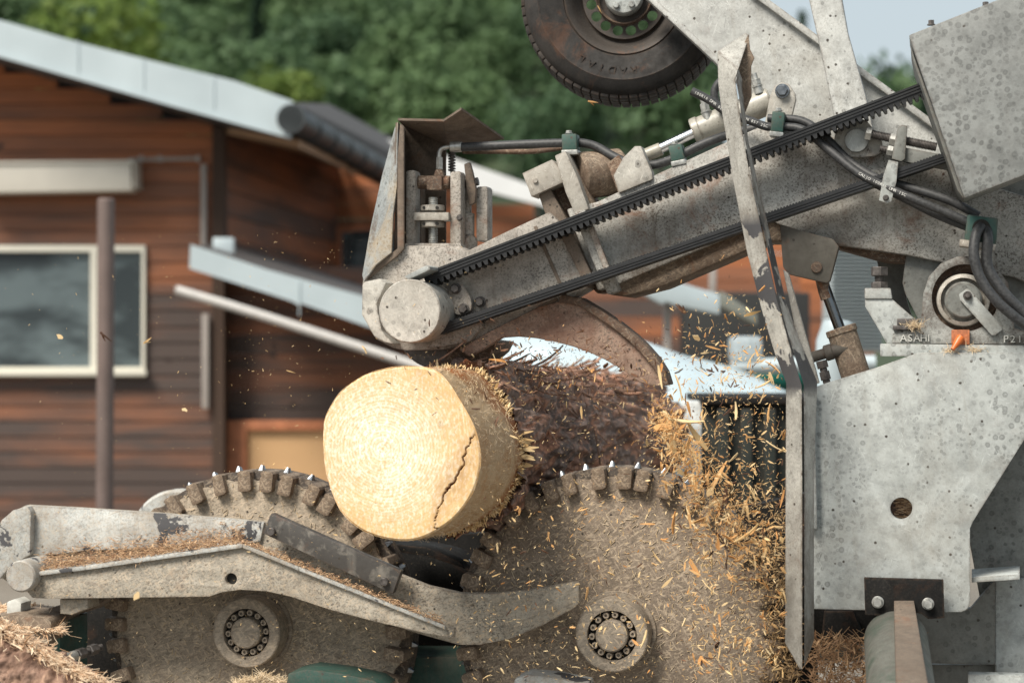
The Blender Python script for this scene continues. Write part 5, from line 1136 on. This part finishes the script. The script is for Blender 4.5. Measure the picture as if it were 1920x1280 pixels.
# ---------------------------------------------------------------- hoses and clamps
def hose(label, pts, rpx, mat='rubber_dusty', n=10):
    P3 = hose_pts(pts, n); o_ = sum(p[2] for p in pts) / len(pts); b = nb(); tube(b, P3, rpx * kpx(o_), 14)
    mid = P3[len(P3) // 2]; h = obj('hydraulic_hose', b, M[mat], origin=tuple(mid)); setp(h, label, 'hose', 'black rubber hydraulic hoses'); return h, P3
hose('thick grey black hose leaving the hood and dipping across the boom top', [(862, 276, -.09), (930, 273, -.1), (1000, 270, -.1), (1062, 268, -.1), (1090, 268, -.1), (1118, 275, -.1), (1150, 293, -.11), (1185, 308, -.12), (1225, 309, -.12), (1262, 298, -.13), (1310, 274, -.13), (1350, 258, -.13), (1400, 244, -.12), (1440, 238, -.12), (1490, 244, -.12)], 8.5)
b = nb(); cyl(b, mp(844, 276, -.09), mp(866, 275, -.09), 10.5 * kpx(-.1), 16, ch=.002); h_ = obj('hose_collar', b, M['zinc'], origin=tuple(mp(855, 276, -.09))); setp(h_, 'knurled metal collar on the hose end under the hood', 'hose collar')
hose('brown crusted hose hanging just below the hood hose', [(868, 284, -.05), (930, 284, -.05), (1000, 284, -.05), (1060, 276, -.05)], 5, 'rust')
hA, PA = hose('black hose with white print crossing behind the post top to the lower clamp', [(1297, 171, -.2), (1330, 188, -.2), (1365, 212, -.2), (1405, 226, -.2), (1440, 238, -.2), (1475, 238, -.2), (1510, 246, -.21), (1560, 286, -.23), (1610, 325, -.25), (1660, 350, -.26), (1720, 376, -.27), (1790, 405, -.27), (1830, 424, -.27)], 8)
hose('second black hose running beside it below the upper belt', [(1440, 222, -.17), (1500, 226, -.18), (1540, 250, -.19), (1590, 300, -.2), (1640, 332, -.22), (1700, 350, -.23), (1780, 376, -.24), (1835, 405, -.24)], 8)
hose('lower black hose entering the big green clamp from the left', [(1640, 344, -.22), (1700, 374, -.23), (1760, 404, -.24), (1830, 432, -.25)], 8)
hose('left one of two hoses hanging from the green clamp over the bearing', [(1840, 424, -.30), (1830, 440, -.32), (1826, 478, -.33), (1838, 520, -.33), (1865, 560, -.33), (1900, 592, -.32), (1945, 625, -.3)], 9.5)
hose('right one of two hoses hanging from the green clamp over the bearing', [(1848, 424, -.29), (1852, 450, -.31), (1850, 490, -.31), (1862, 520, -.31), (1888, 555, -.31), (1925, 590, -.3), (1960, 610, -.3)], 10)
hose('small grey hose loop showing left of the post top', [(1375, 145, -.1), (1352, 152, -.1), (1340, 170, -.1), (1342, 190, -.1), (1356, 205, -.1), (1380, 214, -.1)], 7.5)
WT = simple('white_print', (.6, .6, .58), .7)
def hosetext(txt, P3, s0, st, r, flip=False):
    L = [0]
    for a, c in zip(P3, P3[1:]): L.append(L[-1] + (c - a).length)
    def fn(i):
        s = s0 + st * i
        for j in range(len(L) - 1):
            if L[j] <= s <= L[j + 1]: break
        p = P3[j].lerp(P3[j + 1], (s - L[j]) / max(1e-6, L[j + 1] - L[j])); t_ = (P3[j + 1] - P3[j]).normalized(); n_ = N - t_ * N.dot(t_); n_.normalize(); u_ = t_.cross(n_) * -1
        if u_.z < 0: u_ = -u_
        y = n_.cross(t_); 
        m_ = Matrix((( t_.x, u_.x, -n_.x, 0), (t_.y, u_.y, -n_.y, 0), (t_.z, u_.z, -n_.z, 0), (0, 0, 0, 1)))
        return Matrix.Translation(p - n_ * (r + .0003)) @ m_
    return fn
hb = hA
def hosepr(txt, s0):
    o = lettering(txt, 'printed_text', hosetext(txt, PA, s0, .0062, 8 * kpx(-.2)), .0095, .0002, WT, None)
    o.data.transform(Matrix.Translation(-hb.location)); o.parent = hb
hosepr('100R16 DMR BENZ', .012); hosepr('EN 857 2SC', .15); hosepr('CALJO 100R16 DMR 1SC', .48)
def clamp(label, c, w, h, o, th, rot, holes=True, side=.02):
    t = mthing('hose_clamp', label, 'clamp', c[0], c[1], o, 'green plastic hose clamps')
    cr, sr = math.cos(R(rot)), math.sin(R(rot)); q = lambda x, y: (c[0] + x * cr - y * sr, c[1] + x * sr + y * cr)
    P('clamp_body', [q(-w, -h), q(w, -h), q(w, h), q(-w, h)], o, th, M['teal'], t, .004)
    P('base_channel', [q(-w - 1, h), q(w + 1, h), q(w + 1, h + 9), q(-w - 1, h + 9)], o - .003, th + .006, M['zinc'], t, .0015)
    b = nb(); p_ = mp(*q(0, -h), o + th / 2); hexbolt(b, p_, UP, 6 * kpx(o), .008); obj('bolt', b, M['zinc'], t); return t
clamp('green hose clamp on the flange top right of the hood', (1067, 266), 14, 15, -.14, .05, -2)
clamp('small green hose clamp standing on the middle of the boom', (1268, 286), 13, 15, -.16, .05, -12)
clamp('tall teal hose clamp beside the cylinder eye bracket', (1458, 228), 12, 19, -.22, .05, 6)
bg = mthing('hose_clamp', 'large green square hose clamp above the bearing', 'clamp', 1838, 450, -.3, 'green plastic hose clamps')
P('clamp_body', [(1814, 402), (1872, 409), (1868, 459), (1808, 450)], -.3, .06, M['teal'], bg, .004)
b = nb(); prism(b, circ(1840, 428, 17, 24), -.305, .02); obj('hose_hole', b, M['darkvoid'], bg)  # dark disc on the front paints a shaded hole
P('base_channel', [(1800, 448), (1868, 458), (1864, 470), (1799, 461)], -.31, .07, M['cap'], bg, .002)
# ================================================================== FLYING CHIPS
rn = random.Random(101)
def chip_mesh(seed, kind):
    r = random.Random(seed); b = nb()
    if kind == 0:      # long splinter
        sliver(b, Vector((-.014, 0, 0)), (1, 0, .05), .028, r.uniform(.0035, .006), .0012, Vector((0, 1, 0)), r.uniform(-.25, .35), 5)
    elif kind == 1:    # short flake
        pts = [Vector((math.cos(a) * .008 * r.uniform(.7, 1.2), 0, math.sin(a) * .0045 * r.uniform(.6, 1.3))) for a in [i * .785 for i in range(8)]]; add_prism_w(b, [pts], Vector((0, .0015, 0)))
    elif kind == 2:    # forked shaving
        for k in range(3): sliver(b, Vector((-.01, 0, k * .0015)), (1, r.uniform(-.3, .3), r.uniform(-.6, .6)), r.uniform(.014, .024), .0035, .001, Vector((0, 1, 0)), r.uniform(-.4, .5), 4)
    else:              # curl
        P_ = [Vector((math.cos(i * .5) * .006, i * .0006, math.sin(i * .5) * .006)) for i in range(9)]; tube(b, P_, .0014, 5, lambda u: .0018 * (1.05 - abs(u - .5) * 1.5))
    me = finish(b, 30); me.name = 'wood_chip'; return me
CM = {}
for ci, m in enumerate((CH[0], CH[2], CH[3])):
    for k in range(4):
        for v in range(2):
            me = chip_mesh(k * 10 + v, k); me.materials.append(m); CM[(ci, k, v)] = me
def rot3(): return (rn.random() * 6.28, rn.random() * 6.28, rn.random() * 6.28)
def chip(px, py, Y, ci, k, s, label, group=None, rot=None):
    o = bpy.data.objects.new('wood_chip', CM[(ci, k, rn.randrange(2))]); COL.objects.link(o); o.location = at(px, py, Y); o.rotation_euler = rot or rot3(); o.scale = (s, s, s); setp(o, label, 'wood chip', group); return o
# single chips one can point at
chip(1110, 193, 4.6, 1, 2, 1.0, 'orange bark flake flying alone below the spare tyre', rot=(0, .3, 0))
chip(1124, 18, 4.5, 0, 0, .7, 'thin pale splinter flying in front of the rusty wheel rim', rot=(0, 1.1, 0))
chip(112, 631, 4.4, 0, 1, 1.1, 'pale chip flying in front of the window pane', rot=(0, .6, 0))
chip(194, 632, 4.4, 2, 2, 1.3, 'reddish bark flake in front of the brown post', rot=(0, .9, 0))
chip(276, 641, 4.4, 0, 2, .9, 'pale chip at the right edge of the window frame', rot=(0, -.5, 0))
chip(346, 768, 4.4, 0, 1, .9, 'pale chip flying in front of the dark boards beside the corner board', rot=(0, .3, 0))
chip(545, 697, 4.5, 0, 0, .75, 'long pale chip flying left of the log in front of the dark lower wall', rot=(0, .35, 0))
chip(256, 1117, 4.2, 0, 1, 1.35, 'yellowish chip dropping in front of the lever edge', rot=(0, -1.0, 0))
chip(1252, 1092, 4.45, 0, 0, 1.25, 'large pale splinter in front of the dusty face of the right rotor', rot=(0, -.7, 0))
chip(1367, 1085, 4.45, 1, 2, 1.3, 'large orange chip in front of the right edge of the right rotor', rot=(0, 1.1, 0))
chip(931, 1078, 4.45, 0, 0, .75, 'pale chip in front of the left side of the right rotor', rot=(0, -.3, 0))
def rndpos():
    u = rn.random()
    if u < .30:   # stream from the claw tip down right
        s = rn.random() ** 1.3; return rn.gauss(1238 + s * 170, 14 + 34 * s), rn.gauss(782 + s * 285, 20)
    if u < .60: return rn.uniform(1290, 1472), 760 + 500 * rn.random() ** .8
    if u < .64: return rn.gauss(1190, 90), rn.gauss(830, 60)
    if u < .78: return rn.gauss(1375, 62), rn.gauss(690, 62)
    if u < .94: return rn.uniform(900, 1470), rn.uniform(930, 1270)
    return rn.gauss(1060, 90), rn.gauss(700, 35)
G1 = 'pale wood chip in the thick spray flying off the right side of the log'
G2 = 'orange brown chip in the thick spray flying off the right side of the log'
G3 = 'dark bark flake in the spray between the claw and the guard post'
for i in range(285):
    px, py = rndpos(); 
    if px > 1472 or px < 890: px = rn.uniform(1200, 1470)
    ci = rn.choices((0, 1, 2), (.6, .3, .1))[0]; k = rn.choices((0, 1, 2, 3), (.5, .2, .22, .08))[0]; s = min(2.1, rn.lognormvariate(-.12, .45))
    if px < 1200: s *= .7
    elif py < 1020 and abs(px - 1238 - (py - 738) * .55) < 60: s *= 1.35
    chip(px, py, rn.uniform(4.38, 4.62), ci, k, s, (G1, G2, G3)[ci], ('pale chips of the spray', 'orange brown chips of the spray', 'dark bark flakes of the spray')[ci])
# the uncountable small stuff
for ci, n, nm, lab in ((0, 5200, 'flying_sawdust', 'cloud of tiny pale splinters and sawdust flying around the right rotor'), (1, 2600, 'flying_bark_dust', 'cloud of small orange brown bark crumbs flying behind the log'), (2, 1300, 'dark_bark_crumbs', 'small dark bark crumbs thrown up in front of the pale cover')):
    b = nb()
    for _ in range(n):
        if ci == 2 and rn.random() < .6: px, py = rn.gauss(1060, 130), rn.gauss(690, 40)
        elif rn.random() < .25 and ci == 0: px, py = rn.uniform(880, 1472), rn.uniform(690, 1275)
        elif ci == 1 and rn.random() < .5: s = rn.random() ** 1.3; px, py = rn.gauss(1240 + s * 180, 12 + 36 * s), rn.gauss(772 + s * 290, 20)
        else: px, py = rndpos()
        if rn.random() < .03 and ci == 0: px, py = rn.uniform(330, 900), rn.uniform(560, 1270)
        if px > 1468: px = rn.uniform(1200, 1466)
        L = min(.02, rn.lognormvariate((-4.95 if ci else -5.35) - (.5 if px < 1200 and py < 900 and ci < 2 else 0), .55)); w = L * rn.uniform(.15, .4)
        sliver(b, at(px, py, rn.uniform(4.3, 4.75)), (rn.gauss(0, 1), rn.gauss(0, .5), rn.gauss(0, 1)), L, w, w * .3, Vector((rn.gauss(0, 1), rn.gauss(0, 1), rn.gauss(0, 1))), rn.uniform(-.4, .4), 2)
    s_ = obj(nm, b, (CH[0], CH[2], CH[3])[ci], smooth=None, origin=tuple(at(1250, 950, 4.5))); setp(s_, lab, 'sawdust', kind='stuff')
b = nb()
for _ in range(1100):
    px, py = rn.uniform(0, 900), rn.uniform(430, 1250)
    if rn.random() < .5: px = 450 + abs(rn.gauss(0, 220))
    L = min(.006, rn.lognormvariate(-6.3, .5)); sliver(b, at(px, py, rn.uniform(4.2, 4.6)), (rn.gauss(0, 1), rn.gauss(0, .5), rn.gauss(0, 1)), L, L * .4, L * .2, Vector((0, 0, 1)), 0, 1)
s_ = obj('drifting_sawdust', b, CH[0], smooth=None, origin=tuple(at(450, 800, 4.4))); setp(s_, 'fine pale specks drifting in front of the house wall left of the log', 'sawdust', kind='stuff')
# chips packed against the dark bay right of the rotor
b = nb()
for _ in range(3000):
    t_ = rn.random() ** .7; py = 900 + 380 * t_; xe = 1150 + math.sqrt(max(0, 300 ** 2 - (py - 1190) ** 2)); px = rn.uniform(max(1290, xe - 12), 1500)
    L = rn.uniform(.004, .02); th = rn.random() * 6.283; sliver(b, mp(px, py, rn.uniform(-.22, -.06)), (math.cos(th), rn.gauss(0, .5), math.sin(th)), L, rn.uniform(.001, .0045), .001, Vector((rn.gauss(0, 1), 1, rn.gauss(0, 1))), rn.uniform(-.3, .4), 2)
s_ = obj('clinging_chips', b, chipmat('mixed_chips', (.02, .013, .01), (.52, .34, .17)), smooth=None, origin=tuple(mp(1420, 1150, -.1))); setp(s_, 'thick mass of chips packed between the right rotor and guard post', 'wood chips', kind='stuff')
b = nb(); prism(b, [(1300, 1000), (1400, 950), (1530, 920), (1530, 1320), (1300, 1320)], .02, .1); s_ = obj('dark_bulkhead', b, M['black'], origin=tuple(mp(1420, 1300, .1))); setp(s_, 'dark bulkhead behind the chips right of the right rotor', 'bulkhead')  # plain black sheet behind the chips
